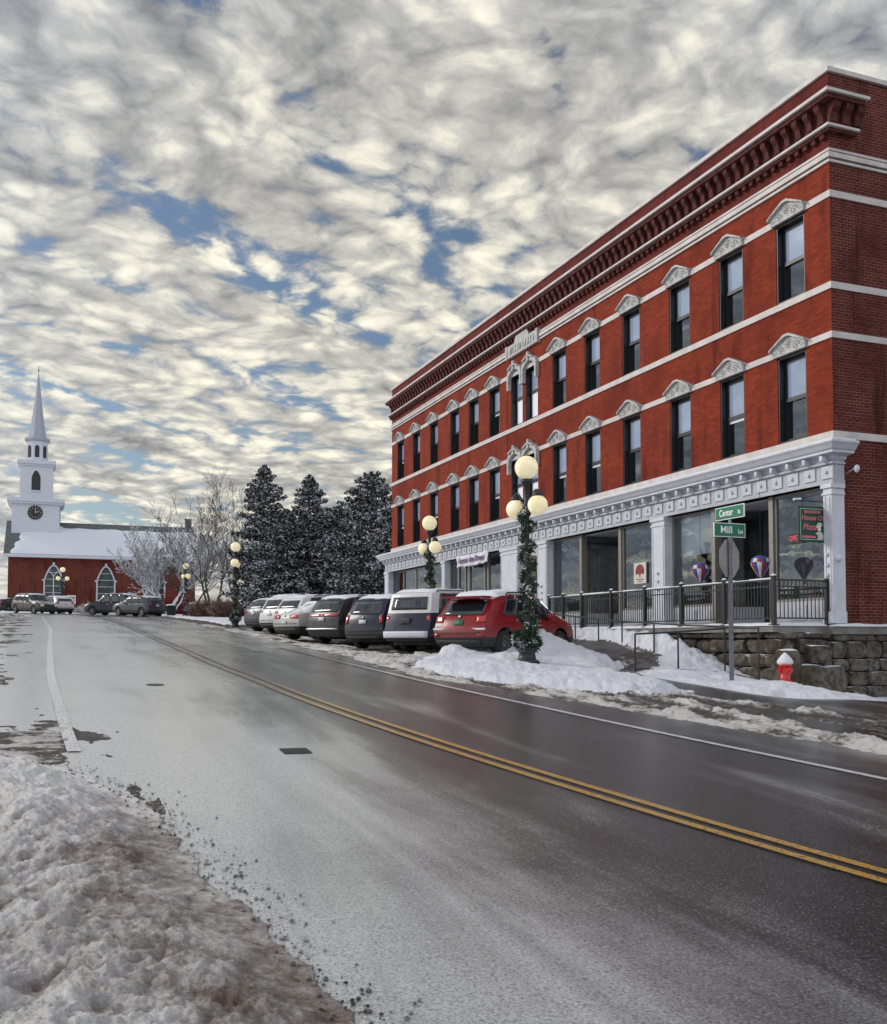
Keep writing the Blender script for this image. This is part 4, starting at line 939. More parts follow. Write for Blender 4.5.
_ne = new_mat('neon_red'); _ne[2].inputs['Base Color'].default_value = (.8, .05, .08, 1); _ne[2].inputs['Emission Color'].default_value = (1, .12, .16, 1); _ne[2].inputs['Emission Strength'].default_value = .25
text('OPEN', .19, _ne[0], T, Vector((0, .006, .13)), (-1, 0, 0), (0, 0, 1), 'lettering', .004, sx=.9)
def banner():
    T = on_building('shop_banner', 'white cloth banner with purple script over the recessed shop entrance', 'banner', 21.55, .44, 3.34)
    n = 24; vs = []
    for i in range(n + 1):
        for j in range(7):
            a = -1.75 + 3.5 * i / n; b = j / 6; sag = .05 * math.sin(i / n * math.pi); vs.append((a, .03 * math.sin(i * .9 + j), b * .50 - sag + .02 * math.sin(i * 1.3)))
    m = MB().add(vs, [(i * 7 + j, i * 7 + j + 1, (i + 1) * 7 + j + 1, (i + 1) * 7 + j) for i in range(n) for j in range(6)], 0, True)
    o = m.obj('cloth', plain('banner_cloth', (.72, .68, .76), .8, var=.05), T); md = o.modifiers.new('s', 'SOLIDIFY'); md.thickness = .004
    text('Across the Street', .36, plain('purple_letter', (.10, .05, .14), .6), T, Vector((.05, .045, .24)), (-1, 0, 0), (0, 0, 1), 'lettering', .004, shear=.2, sx=1.12, bold=.008)
banner()
def poster():
    T = on_building('window_poster', 'cream poster with a dark red round tree emblem in the shop window', 'poster', 8.54, .075, 1.82)
    MB().box((-.36, -.004, 0), (.36, .004, .68)).obj('sheet', plain('poster_paper', (.62, .56, .48), .8, var=.06), T)
    rd = plain('poster_red', (.22, .03, .04), .7, var=.3, vs=14); m = MB(); f = lambda a, b, d: (a, d, b)
    m.prism([(-.24, .30), (-.26, .44), (-.17, .57), (0, .63), (.17, .57), (.26, .44), (.24, .30), (.04, .31), (.03, .20), (-.03, .20), (-.04, .31)], f, .005, .008); m.box((-.2, .005, .12), (.2, .008, .15)); m.box((-.12, .005, .06), (.12, .008, .08)); m.obj('emblem', rd, T)
poster()
def balloon(u, z, lab):
    T = on_building('balloon_windsock', lab, 'windsock', u, .72, z, 'hot-air balloon windsocks under the cornice')
    cols = [plain('sock_blue', (.05, .07, .26), .6), plain('sock_white', (.62, .60, .64), .6), plain('sock_red', (.30, .03, .035), .6)]
    prof = [(.03, 0), (.06, .03), (.13, .16), (.215, .30), (.24, .40), (.21, .50), (.12, .565), (.01, .585)]; n = 24; m = MB()
    for i in range(len(prof) - 1):
        for k in range(n):
            q = []
            for (r, zz), kk in ((prof[i], k), (prof[i], k + 1), (prof[i + 1], k + 1), (prof[i + 1], k)):
                t = 2 * math.pi * kk / n; rr = r * (1 + .04 * abs(math.sin(t * 6))); q.append((rr * math.cos(t), rr * math.sin(t), zz))
            m.add(q, [(0, 1, 2, 3)], (k // 2) % 3 if i < 4 else ((k // 2 + 1) % 3 if i < 5 else 0), True)
    m.obj('envelope', cols, T)
    MB().lathe([(.001, -.13), (.035, -.13), (.045, -.07), (.001, -.07)], n=10).tube((.03, 0, -.07), (.03, 0, .02), .004, n=4).tube((-.03, 0, -.07), (-.03, 0, .02), .004, n=4).obj('basket', M['wood'], T)
    MB().tube((0, 0, .58), (0, 0, 3.86 - z), .005, n=4).obj('cord', M['iron'], T)
balloon(4.43, 1.60, 'red white and blue balloon windsock left of the stop sign')
balloon(1.87, 1.60, 'red white and blue balloon windsock right of the stop sign')
def xmas_tree():
    T = on_building('christmas_tree', 'dark decorated Christmas tree with pale baubles inside the corner shop window', 'christmas tree', .75, -.75, .42)
    rr = random.Random(6); m = MB()
    for k in range(1400):
        h = rr.random() ** 1.3; r = .62 * (1 - h) * math.sqrt(rr.random()) + .02; t = rr.random() * 6.28; p = Vector((r * math.cos(t), r * math.sin(t), .2 + h * 1.9)); d = Vector((math.cos(t), math.sin(t), rr.uniform(-.6, .3))).normalized() * .13; s = Vector((-math.sin(t), math.cos(t), rr.uniform(-.5, .5))) * .02
        m.add([p, p + s, p + d], [(0, 1, 2)])
    m.obj('branches', plain('tree_green', (.015, .035, .015), .8), T, fix=False); b = MB()
    for k in range(46):
        h = rr.random(); r = .60 * (1 - h) + .03; t = rr.random() * 6.28; b.ball((r * math.cos(t), r * math.sin(t), .25 + h * 1.8), .028, 8)
    b.obj('baubles', plain('bauble', (.6, .58, .5), .3), T); MB().tube((0, 0, 0), (0, 0, .3), .05).obj('trunk', M['wood'], T)
xmas_tree()

# ------------------------------------------------------------------ street lamps
def make_lamp(bar=True):
    T = thing('street_lamp', 'x', 'street lamp', (0, 0, 0)); Ht = 4.46
    MB().box((-.30, -.30, -.30), (.30, .30, .0)).obj('footing', M['concrete'], T)
    MB().lathe([(.001, 0), (.27, 0), (.27, .06), (.20, .10), (.17, .22), (.21, .27), (.14, .33), (.10, .50), (.085, .62), (.07, .70), (.058, 2.6), (.055, 3.30), (.09, 3.33), (.10, 3.38), (.055, 3.43), (.05, 3.80), (.08, 3.83), (.12, 3.88), (.13, 3.95), (.001, 3.96)], n=16).obj('pole', M['iron'], T)
    o = MB().ball((0, 0, Ht - .255), .255, 24).obj('globe', M['globe'], T)
    m = MB()
    for s in (-1, 1):
        pts = [Vector((s * (.05 + .36 * t), 0, 3.42 + .20 * math.sin(t * math.pi * .5) - .04 * math.sin(t * 6.28) + .05 * t)) for t in np.linspace(0, 1, 9)]
        m.path(pts, .022, 7); m.tube((s * .41, 0, 3.67), (s * .41, 0, 3.58), .02, n=7); m.lathe([(.03, 3.68), (.09, 3.62), (.12, 3.56), (.10, 3.53)], (s * .41, 0, 0), 14)
        pts = [Vector((s * (.06 + .22 * math.sin(t * 3.1)), 0, 3.25 - .16 * t + .1)) for t in np.linspace(0, 1, 7)]; m.path(pts, .012, 5)
    m.obj('arm', M['iron'], T)
    for s in (-1, 1): MB().ball((s * .41, 0, 3.35), .215, 24).obj('globe', M['globe'], T)
    # evergreen garland wound round the post
    rr = random.Random(21); m = MB()
    for k in range(4200):
        t = k / 4200; a = t * 2 * math.pi * 6.5; z = .75 + t * 2.75; rad = .10 + .05 * math.sin(t * 40); thick = .092 * (1 + .35 * math.sin(t * 23 + 1)) * (1.25 - .45 * t)
        c = Vector((rad * math.cos(a), rad * math.sin(a), z)); q = Vector((rr.gauss(0, 1), rr.gauss(0, 1), rr.gauss(0, .8))).normalized() * thick * rr.random() ** .5
        p = c + q; d = Vector((rr.gauss(0, 1), rr.gauss(0, 1), rr.gauss(0, 1))).normalized(); s = d.orthogonal().normalized() * rr.uniform(.012, .026); e = d * rr.uniform(.05, .10)
        m.add([p - s, p + s, p + s * .4 + e, p - s * .4 + e], [(0, 1, 2, 3)])
    m.obj('garland', M['garland'], T, fix=False)
    # planted urn at the foot
    MB().lathe([(.001, .0), (.20, .0), (.21, .08), (.13, .12), (.14, .18), (.20, .30), (.22, .33), (.19, .33), (.001, .31)], n=18).obj('planter', plain('blue_black_glaze', (.012, .018, .04), .25), T)
    m = MB()
    for k in range(1700):
        d = Vector((rr.gauss(0, 1), rr.gauss(0, 1), rr.gauss(0, .8))).normalized(); p = Vector((0, 0, .50)) + Vector((d.x * .27, d.y * .27, d.z * .22)) * rr.random() ** .4; e = (d + Vector((rr.gauss(0, .6), rr.gauss(0, .6), rr.gauss(0, .6)))).normalized(); s = e.orthogonal().normalized() * rr.uniform(.012, .028); e *= rr.uniform(.06, .13)
        m.add([p - s, p + s, p + s * .4 + e, p - s * .4 + e], [(0, 1, 2, 3)])
    m.obj('planting', M['garland'], T, fix=False)
    return T
L0 = make_lamp()
def place_lamp(T, px, Y, rz, label, first=False, dz=0.0, sc=1.0):
    x = (px - 443.5) / 997 * Y; T.location = (x, Y, H(x, Y) + dz); T.rotation_euler = (0, 0, rz); T['label'] = label; T['group'] = 'three-globe street lamps'; T.scale = (sc,) * 3
place_lamp(L0, 527, 21.3, R(-60), 'three-globe street lamp wrapped in snowy garland on the snow beside the red hatchback', dz=.13)
place_lamp(copy_tree(L0), 429.5, 34.0, R(-62), 'three-globe black street lamp standing behind the white-capped pickup, before the storefront', dz=.1)
place_lamp(copy_tree(L0), 235, 52.0, R(-84), 'three-globe black street lamp by the evergreens at the far end of the parked row', dz=.06)
place_lamp(copy_tree(L0), 185.5, 84, R(-50), 'three-globe black street lamp in front of the leafless snowy trees', dz=.1)
place_lamp(copy_tree(L0), 62, 98, R(20), 'three-globe black street lamp in front of the pointed church window', dz=.1)

# ------------------------------------------------------------------ signs, hydrant and meter
def street_sign():
    X = (731 - 443.5) / 997 * 20.5; Y = 20.5; zb = H(X, Y)
    T = thing('street_sign', 'grey sign pole with two green street name blades and a stop sign back', 'sign', (X, Y, zb))
    d1 = Vector((D1[0], D1[1], 0)); d2 = Vector((-NN[0], -NN[1], 0)); Z = Vector((0, 0, 1)); nn = Vector((NN[0], NN[1], 0))
    z0 = EYE - zb
    MB().box((-.04, -.03, -.2), (.04, .03, 2.15 + z0)).obj('pole', M['steel'], T)
    def blade(rt, zc, w, h, s1, s2, nm, off):
        nrm = rt.cross(Z); m = MB(); c = Vector((off[0], off[1], zc))
        def f(a, b, d): p = c + rt * a + Z * b + nrm * d; return (p.x, p.y, p.z)
        m.prism([(-w, -h), (w, -h), (w, h), (-w, h)], f, -.012, .012, 0); o = m.obj('sign_blade', M['white_letter'], T)
        m = MB(); m.prism([(-w + .015, -h + .015), (w - .015, -h + .015), (w - .015, h - .015), (-w + .015, h - .015)], f, -.015, .015); m.obj('sign_face', M['green_sign'], o)
        p = c + nrm * .017 - rt * (w * .22); text(s1, h * 1.45, M['white_letter'], o, p, rt, Z, 'lettering', .001, sx=.80 if len(s1) > 4 else 1.0, bold=.003)
        p = c + nrm * .017 + rt * (w * .68) - Z * h * .15; text(s2, h * .85, M['white_letter'], o, p, rt, Z, 'lettering', .001, sx=1.0, bold=.003)
    Zat = lambda py: 20.5 * math.tan(R(2.36) + math.atan((599 - py) / 997)) + z0
    blade(-d1, Zat(512.5), .47, .135, 'Center', 'St', 'a', (0, 0)); blade(d2, Zat(530.3), .39, .145, 'Mill', 'Ln', 'b', (-.02, -.03))
    MB().tube((0, 0, Zat(523) - .02), (0, 0, Zat(521) + .03), .03, n=8).obj('bracket', M['alu'], T)
    zc = Zat(558.5); m = MB(); rt = d1; nrm = nn
    off = Vector((NN[0], NN[1], 0)) * 0 + Vector((-NN[0], -NN[1], 0)) * .05
    def f2(a, b, d): p = off + rt * a + Z * (zc + b) - nrm * d; return (p.x, p.y, p.z)
    r = .385 / math.cos(math.pi / 8); oc = [(r * math.cos(math.pi / 8 + k * math.pi / 4), r * math.sin(math.pi / 8 + k * math.pi / 4)) for k in range(8)]
    def f3(a, b, d):
        q = Vector((0.72, 0.69, 0)).normalized(); p = Vector((0, .05, 0)) + q * a + Z * (zc + b) + Vector((-q.y, q.x, 0)) * d; return (p.x, p.y, p.z)
    m.prism([(a, b) for a, b in oc], f3, .0, .006); m.obj('stop_sign_back', M['alu'], T)
    m = MB(); m.prism([(a, b) for a, b in oc], f3, .007, .009); m.obj('stop_sign_face', M['red'], T)
street_sign()
def hydrant():
    Y = 22.7; X = (784.5 - 443.5) / 997 * Y; z = H(X, Y) + .08
    T = thing('fire_hydrant', 'red fire hydrant with a peaked cap of snow beside the rough stone wall', 'fire hydrant', (X, Y, z))
    MB().lathe([(.001, -.1), (.15, -.1), (.15, .05), (.165, .05), (.165, .09), (.115, .10), (.115, .42), (.15, .43), (.15, .47), (.12, .48), (.11, .55), (.07, .62), (.03, .65), (.03, .70), (.001, .70)], n=20).obj('barrel', M['red'], T)
    m = MB()
    for a, r, l in ((R(-75), .075, .13), (R(15), .05, .12), (R(195), .05, .12)):
        d = Vector((math.cos(a), math.sin(a), 0)); c = Vector((0, 0, .33)); m.tube(c, c + d * l, r * .8, n=12); m.tube(c + d * l, c + d * (l + .05), r, n=12); m.tube(c + d * (l + .05), c + d * (l + .08), .025, n=5)
    m.obj('outlet', M['red'], T)
    MB().lathe([(.15, .47), (.185, .50), (.17, .56), (.10, .65), (.04, .72), (.001, .74)], n=18).obj('snow_cap', M['snow'], T)
hydrant()
def meter():
    x, y, _ = W(-.42, -1.75); T = thing('utility_meter', 'small dark round utility meter capped with snow on the lane-side foundation', 'meter', (x, y, EYE - .55), BROT)
    MB().box((.0, -.12, 0), (.30, .12, .34)).obj('box', M['trim'], T); m = MB(); m.ball((-.04, 0, .17), .13, 14); m.obj('dial', M['steel'], T); MB().tube((.05, 0, -.6), (.05, 0, 0), .03, n=8).obj('pipe', M['steel'], T); MB().ball((.02, 0, .34), .17, 12, sz=.5).obj('snow_cap', M['snow'], T)
meter()

# ------------------------------------------------------------------ cars
def interp(pts, x):
    p = np.array(pts, float); return float(np.interp(x, p[:, 0], p[:, 1]))
def car(name, label, cat, L, Wd, roof, rear, front, belt, wheels, rw, body, upper=None, snow=.05, group=None, tail=None, windows=None, glass_r=None, plate='plate_white', bumper=None, headlamps=False, spare=False, tum=.30, rails=True, snow_thr=.93, z0=.26, rimmat='rim', screen=None, handle_at=None):
    T = thing(name, label, cat, (0, 0, 0), 0, group)
    nt_ = 96; xs = np.linspace(0, L, nt_); W2 = Wd / 2; top = max(p[1] for p in roof)
    def xr(z): return interp(rear, z)
    def xf(z): return interp(front, z)
    def plan(x): return 1 - .10 * max(0, (.55 - x) / .55) ** 2.2 - .14 * max(0, (x - L + .8) / .8) ** 2.2
    def rows(x):
        zr = interp(roof, x); zb = min(interp(belt, x), zr - .03); p = plan(x); gh = max(0, zr - zb)
        yr = W2 * p * (.95 - tum * .9 * gh * .62)
        if gh > .2: yr = min(yr, W2 * (.95 - tum * .62 * gh))
        rr = [(.90, z0), (.975, z0 + .10), (.995, .50), (1.0, .66), (.985, zb - .10), (.955, zb)]
        out = [[a * W2 * p, z] for a, z in rr]
        e = .05 if gh > .2 else .015
        for f in (.33, .66): out.append([out[5][0] * (1 - f) + yr * f, zb + (zr - e - zb) * f])
        out.append([yr, zr - e]); out.append([yr * .93, zr - e * .35]); out.append([yr * .6, zr + .008]); out.append([0, zr + .018])
        for xc in wheels:
            dx = abs(x - xc); Ra = rw + .065
            if dx < Ra:
                za = rw + math.sqrt(Ra * Ra - dx * dx)
                for k in (0, 1, 2, 3):
                    if out[k][1] < za + .012 * k: out[k][1] = za + .012 * k; out[k][0] = W2 * p * (1.0 if k else .97)
        return out
    def X(x, z):
        t = x / L; return xr(z) + (xf(z) - xr(z)) * t
    G = []
    for x in xs:
        rw_ = rows(x); G.append([(X(x, z), y, z) for y, z in rw_])
    nr = len(G[0]); m = MB(); full = []
    for st in G: full.append([(x, -y, z) for x, y, z in st] + [(x, y, z) for x, y, z in st[-2::-1]])
    nc = 2 * nr - 1; vs = [p for st in full for p in st]; fs = []; mi = []
    for i in range(nt_ - 1):
        for j in range(nc - 1):
            fs.append((i * nc + j, (i + 1) * nc + j, (i + 1) * nc + j + 1, i * nc + j + 1)); k = min(j, nc - 2 - j); zc = (vs[fs[-1][0]][2] + vs[fs[-1][2]][2]) / 2
            if k <= 1: mi.append(2)
            elif upper and zc > upper[1] and xs[i] < upper[2]: mi.append(1)
            else: mi.append(0)
    o = len(m.v); m.v += [tuple(v) for v in vs]; m.f += fs; m.m += mi; m.sm += [True] * len(fs)
    # end caps, slightly bowed
    def cap(i, sgn, bow):
        cols = 12; vs = []; st = G[i]
        for (x, y, z) in st:
            for c in range(cols + 1):
                q = -1 + 2 * c / cols; vs.append((x + sgn * bow * (1 - q * q) * min(1, y / W2 * 1.1), y * q, z))
        f = [(j * (cols + 1) + c, j * (cols + 1) + c + 1, (j + 1) * (cols + 1) + c + 1, (j + 1) * (cols + 1) + c) for j in range(nr - 1) for c in range(cols)]
        base = len(m.v); m.v += vs; m.f += [tuple(q + base for q in g) for g in f]; m.sm += [True] * len(f)
        m.m += [(2 if j <= 1 else (1 if (upper and (vs[j * (cols + 1)][2]) > upper[1] - .02 and i == 0) else 0)) for j in range(nr - 1) for c in range(cols)]
    cap(0, -1, .07); cap(nt_ - 1, 1, .12)
    m.obj('body', [body, (upper[0] if upper else body), M['trim']], T)
    def S(x, r):                               # point on the flank at station x, fractional row r (side +1)
        rr = rows(x); i = int(min(r, nr - 2)); f = r - i; y = rr[i][0] * (1 - f) + rr[i + 1][0] * f; z = rr[i][1] * (1 - f) + rr[i + 1][1] * f
        return X(x, z), y, z
    def rearp(y, z, off=.012):                 # point on the tail at height z, fraction y of half width
        r0 = rows(0); zs = [q[1] for q in r0]; ys = [q[0] for q in r0]; yw = float(np.interp(z, zs, ys)); return (X(0, z) - .07 * (1 - y * y) * min(1, yw / W2 * 1.1) - off, y * yw, z)
    def frontp(y, z, off=.012):
        r0 = rows(L); zs = [q[1] for q in r0]; ys = [q[0] for q in r0]; yw = float(np.interp(z, zs, ys)); return (X(L, z) + .12 * (1 - y * y) * min(1, yw / W2 * 1.1) + off, y * yw, z)
    def patch(fn, a0, a1, b0, b1, name, mat, na=8, nb=4, shape=None):
        m = MB(); vs = []
        for i in range(na + 1):
            for j in range(nb + 1):
                a = a0 + (a1 - a0) * i / na; b = b0 + (b1 - b0) * j / nb
                if shape: a, b = shape(a, b)
                vs.append(fn(a, b))
        m.add(vs, [(i * (nb + 1) + j, i * (nb + 1) + j + 1, (i + 1) * (nb + 1) + j + 1, (i + 1) * (nb + 1) + j) for i in range(na) for j in range(nb)], 0, True)
        ob = m.obj(name, mat, T, fix=False); md = ob.modifiers.new('s', 'SOLIDIFY'); md.thickness = .012; md.offset = 0; return ob
    for (xa, xb) in windows or []:
        for s in (-1, 1):
            def fn(a, b, s=s):
                x, y, z = S(a, b); return (x, s * (y + .012), z)
            patch(fn, xa, xb, 5.02, 7.95, 'side_window', M['carglass'])
    if glass_r: patch(lambda y, z: rearp(y, z), -.84, .84, glass_r[0], glass_r[1], 'rear_window', M['carglass'])
    if screen:                                 # windscreen lies where the roof line falls to the bonnet
        def fs_(a, b):
            zr = interp(roof, a); q = rows(a); yr = q[8][0]; z = zr + .018 - .05 * b * b; return (X(a, z), b * yr * .93, z + .012)
        patch(fs_, screen[0], screen[1], -1, 1, 'windscreen', M['carglass'], 6, 6)
    for k, tl in enumerate(tail or []):
        y0, y1, za, zb_ = tl
        for s in (-1, 1): patch(lambda y, z, s=s: rearp(s * y, z, .02), y0, y1, za, zb_, 'tail_lamp', M['tail'], 4, 3)
    if headlamps:
        for s in (-1, 1): patch(lambda y, z, s=s: frontp(s * y, z, .02), .62, .98, .66, .80, 'headlamp', M['headlamp'], 4, 3)
        patch(lambda y, z: frontp(y, z, .02), -.5, .5, .58, .80, 'grille', M['trim'], 6, 3)
        patch(lambda y, z: frontp(y, z, .03), -.8, .8, .30, .46, 'lower_grille', M['trim'], 6, 2)
    patch(lambda y, z: rearp(y, z, .022), -.18, .18, *( (.82, .95) if not isinstance(plate, tuple) else plate[1:]), 'number_plate', M[plate if isinstance(plate, str) else plate[0]], 2, 1)
    if bumper: patch(lambda y, z: rearp(y, z, .06), -.99, .99, bumper[1], bumper[2], 'rear_bumper', M[bumper[0]], 10, 3)
    else: patch(lambda y, z: rearp(y, z, .02), -.9, .9, .30, .42, 'lower_trim', M['trim'], 8, 2)
    if spare: patch(lambda y, z: rearp(y, z, .05), -.2, .22, .86, 1.06, 'tailgate_handle', M['trim'], 4, 3)
    # shut lines of tailgate and doors, badge
    zt_ = (glass_r[0] - .03) if glass_r else interp(roof, 0) - .06
    patch(lambda y, z: rearp(y, z, .016), -.90, .90, .60, .612, 'tailgate_seam', M['black'], 10, 1)
    patch(lambda y, z: rearp(y, z, .024), -.045, .045, min(zt_, 1.04) - .05, min(zt_, 1.04) + .02, 'badge', M['chrome'], 2, 2)
    for xc in ([w_[0] - .02 for w_ in (windows or [])[1:]] + [windows[-1][1] - .25] if windows else []):
        for s in (-1, 1):
            def fs2(a, b, s=s):
                x, y, z = S(a, b); return (x, s * (y + .004), z)
            patch(fs2, xc, xc + .014, 2.2, 5.0, 'door_seam', M['black'], 1, 5)
    # underside and wheels
    MB().box((.25, -W2 + .25, .24), (L - .25, W2 - .25, .62)).obj('underbody', M['trim'], T)
    for xc in wheels:
        for s in (-1, 1):
            w = bpy.data.objects.new('wheel', None); COL.objects.link(w); w.parent = T; w.location = (xc, s * (W2 - .13), rw)
            wm = MB(); prof = [(rw * .62, -.11), (rw * .93, -.11), (rw, -.085), (rw, .085), (rw * .93, .11), (rw * .62, .11), (rw * .60, .03), (rw * .60, -.1), (rw * .62, -.11)]
            n = 28
            def ring(prof, mm, n=n):
                vs = [(r * math.cos(2 * math.pi * k / n), y, r * math.sin(2 * math.pi * k / n)) for r, y in prof for k in range(n)]
                mm.add(vs, [(i * n + k, i * n + (k + 1) % n, (i + 1) * n + (k + 1) % n, (i + 1) * n + k) for i in range(len(prof) - 1) for k in range(n)], 0, True)
            ring(prof, wm); wm.obj('tyre', M['rubber'], w)
            rm = MB(); ring([(rw * .61, s * .10), (rw * .57, s * .10), (rw * .55, s * .04), (.001, s * .035)], rm)
            for k in range(5):
                a = 2 * math.pi * k / 5 + .3
                for da in (-.10, .10):
                    rm.tube((.05 * math.cos(a), s * .095, .05 * math.sin(a)), (rw * .57 * math.cos(a + da), s * .085, rw * .57 * math.sin(a + da)), .022, .016, 5)
            rm.lathe([(.001, 0), (.05, 0)], n=4); rm.tube((0, s * .04, 0), (0, s * .11, 0), .06, n=10); rm.obj('rim', M[rimmat], w)
            # dark well behind the wheel
    for xc in wheels: MB().tube((xc, -W2 + .02, rw + .0), (xc, W2 - .02, rw + .0), rw * .55, n=14).obj('axle', M['trim'], T)
    # mirrors, handles, roof rails
    ms = (screen[0] if screen else L * .66)
    for s in (-1, 1):
        xx, yy, zz = S(min(L - .3, ms + .25), 5.0)
        MB().ball((xx - .05, s * (yy + .13), zz + .06), .10, 10, sz=.75).tube((xx, s * yy, zz - .02), (xx, s * (yy + .1), zz + .02), .03, n=6).obj('mirror', body, T)
    for hx in handle_at or []:
        for s in (-1, 1):
            xx, yy, zz = S(hx, 4.3); MB().box((xx - .10, s * (yy + .005), zz - .012), (xx + .10, s * (yy + .035), zz + .018)).obj('door_handle', M['chrome'], T)
    if rails:
        m = MB()
        for s in (-1, 1):
            p = []
            for a in np.linspace(rails[0], rails[1], 6) if isinstance(rails, tuple) else np.linspace(.75, ms - .35, 6):
                q = rows(a); p.append((X(a, q[8][1]), s * q[9][0], q[9][1] + .055))
            m.path(p, .018, 6); m.tube(p[0], (p[0][0] - .06, p[0][1], p[0][2] - .06), .018, n=6); m.tube(p[-1], (p[-1][0] + .06, p[-1][1], p[-1][2] - .06), .018, n=6)
        m.obj('roof_rail', M['trim'], T)
    if snow:
        a0, a1 = (roof_range(roof, top)); na, nb = 40, 16; vs = []
        for i in range(na + 1):
            for j in range(nb + 1):
                a = a0 + (a1 - a0) * i / na; b = -1 + 2 * j / nb; q = rows(a); zr = interp(roof, a); y = b * q[9][0] * 1.0
                edge = min(1, min(i, na - i) / 3) ** .5 * min(1, (1 - abs(b)) / .2 + .0) ** .5
                nz = float(fbm(np.array(a * 2.2 + Wd), np.array(b * 1.6 + L * 3), 4, .6, L)); z = (zr + .018) * (1 - abs(b) ** 4) + q[9][1] * abs(b) ** 4 + .004 + snow * edge * (1 + .7 * nz)
                vs.append((X(a, zr) + .03 * nz * (1 if i in (0, na) else 0), y, z))
        m = MB().add(vs, [(i * (nb + 1) + j, i * (nb + 1) + j + 1, (i + 1) * (nb + 1) + j + 1, (i + 1) * (nb + 1) + j) for i in range(na) for j in range(nb)], 0, True)
        m.obj('roof_snow', M['snow'], T, fix=False)
    return T
def roof_range(roof, top):
    g = np.linspace(roof[0][0], roof[-1][0], 200); z = np.array([interp(roof, a) for a in g]); k = g[z > top - .10]; return k[0] + .02, k[-1]
def put(T, x, y, ang, rear=True):
    """ang: heading measured from +Y towards +X; x, y: centre of the tail"""
    a = math.pi / 2 - ang; hx, hy = math.sin(ang), math.cos(ang); zr = H(x, y); zf = H(x + hx * 4, y + hy * 4); T.location = (x, y, zr + .03); T.rotation_euler = (0, -math.atan2(zf - zr, 4.0) * 1.0, a)
G1 = 'cars parked nose-in along the storefront'
def suv(label, body, L=4.6, Wd=1.84, h=1.68, name='parked_suv', group=G1, **k):
    roof = [(0, h - .10), (.35, h - .04), (.9, h), (L * .50, h), (L * .60, h - .06), (L * .76, 1.12), (L * .80, 1.06), (L - .35, .98), (L, .86)]
    rear = [(.2, .16), (.42, .02), (.62, .0), (.80, .03), (1.02, .06), (1.15, .12), (h - .1, .42), (h + .1, .48)]
    front = [(.2, L - .12), (.5, L), (.75, L - .02), (.95, L - .12), (1.2, L - .3), (2, L - .3)]
    kw = dict(windows=[(.42, L * .235), (L * .25, L * .44), (L * .455, L * .635)], glass_r=(1.13, h - .20), tail=[(.70, .97, .92, 1.10)], handle_at=(L * .30, L * .50), screen=(L * .605, L * .755)); kw.update(k)
    return car(name, label, kw.pop('cat', 'car'), L, Wd, roof, rear, front, [(0, 1.06), (L, .96)], (.80, L - .88), .345, body, group=group, **kw)
red = paintmat('red_car_paint', (.30, .010, .012), .25, .4, snow=.97); navy = paintmat('navy_car_paint', (.012, .018, .045)); white = paintmat('white_car_paint', (.62, .61, .60), .35, 0); silver = paintmat('silver_car_paint', (.40, .39, .38), .3, .6)
plum = paintmat('plum_black_car_paint', (.022, .014, .020)); slate = paintmat('slate_car_paint', (.05, .065, .09)); blk = paintmat('black_car_paint', (.014, .014, .016)); tan = paintmat('brown_grey_car_paint', (.06, .052, .048))
# 1 red hatchback
L_ = 4.15
T = car('parked_hatchback', 'red hatchback with snow on its roof and rear spoiler, parked beside the garlanded lamp', 'car', L_, 1.77,
        [(0, 1.48), (.3, 1.54), (.9, 1.60), (1.9, 1.60), (2.45, 1.54), (3.25, 1.13), (3.4, 1.06), (3.9, .93), (L_, .82)],
        [(.2, .16), (.40, .02), (.60, -.02), (.74, .02), (.90, .10), (1.04, .13), (1.12, .24), (1.48, .52), (1.7, .50)],
        [(.2, L_ - .12), (.5, L_), (.8, L_ - .04), (1.0, L_ - .18), (1.6, L_ - .3)], [(0, 1.10), (1.2, 1.02), (L_, .92)], (.76, L_ - .82), .335, red,
        snow=.085, group=G1, tail=[(.66, .99, .86, 1.03), (.78, .96, .52, .58)], windows=[(.55, 1.05), (1.10, 1.98), (2.03, 2.95)], glass_r=(1.06, 1.42), plate=('plate', .80, .93), screen=(2.50, 3.22), handle_at=(1.35, 2.25), rails=(.7, 2.2))
MB().box((.14, -.66, 1.475), (.46, .66, 1.52)).obj('spoiler', red, T); lump = MB().box((-.03, -.80, .68), (.03, .80, .725)).obj('bumper_snow', M['snow'], T)
put(T, .38, 24.75, R(39))
# 2 pickup with cap
L_ = 5.5
T = car('pickup_truck', 'navy pickup with a snow-covered white cap over its bed, parked next to the red hatchback', 'truck', L_, 1.92,
        [(0, 1.80), (.3, 1.84), (1.9, 1.84), (1.96, 1.80), (2.02, 1.76), (3.45, 1.76), (4.05, 1.22), (4.2, 1.16), (5.3, 1.10), (L_, .95)],
        [(.2, .10), (.40, .0), (.66, .0), (.70, .10), (1.16, .12), (1.22, .14), (1.8, .30), (2.0, .32)],
        [(.2, L_ - .1), (.5, L_), (1.0, L_ - .05), (1.2, L_ - .1), (2, L_ - .3)], [(0, 1.20), (L_, 1.10)], (1.15, L_ - .95), .375, navy, upper=(white, 1.17, 2.0),
        snow=.07, group=G1, tail=[(.86, .99, .82, 1.12)], windows=[(.3, 1.65), (2.12, 2.72), (2.80, 3.62)], glass_r=(1.30, 1.68), plate=('plate_white', .46, .56), bumper=('paint', .46, .66), spare=True, tum=.16, screen=(3.48, 4.02), rails=(.3, 1.7), z0=.36)
put(T, -1.10, 29.8, R(37))
T = suv('navy SUV parked between the pickup with the white cap and the dark plum SUV', navy, 4.6, 1.84, 1.72, snow=.06, tail=[(.84, .97, .82, 1.12)]); put(T, -2.55, 31.8, R(38))
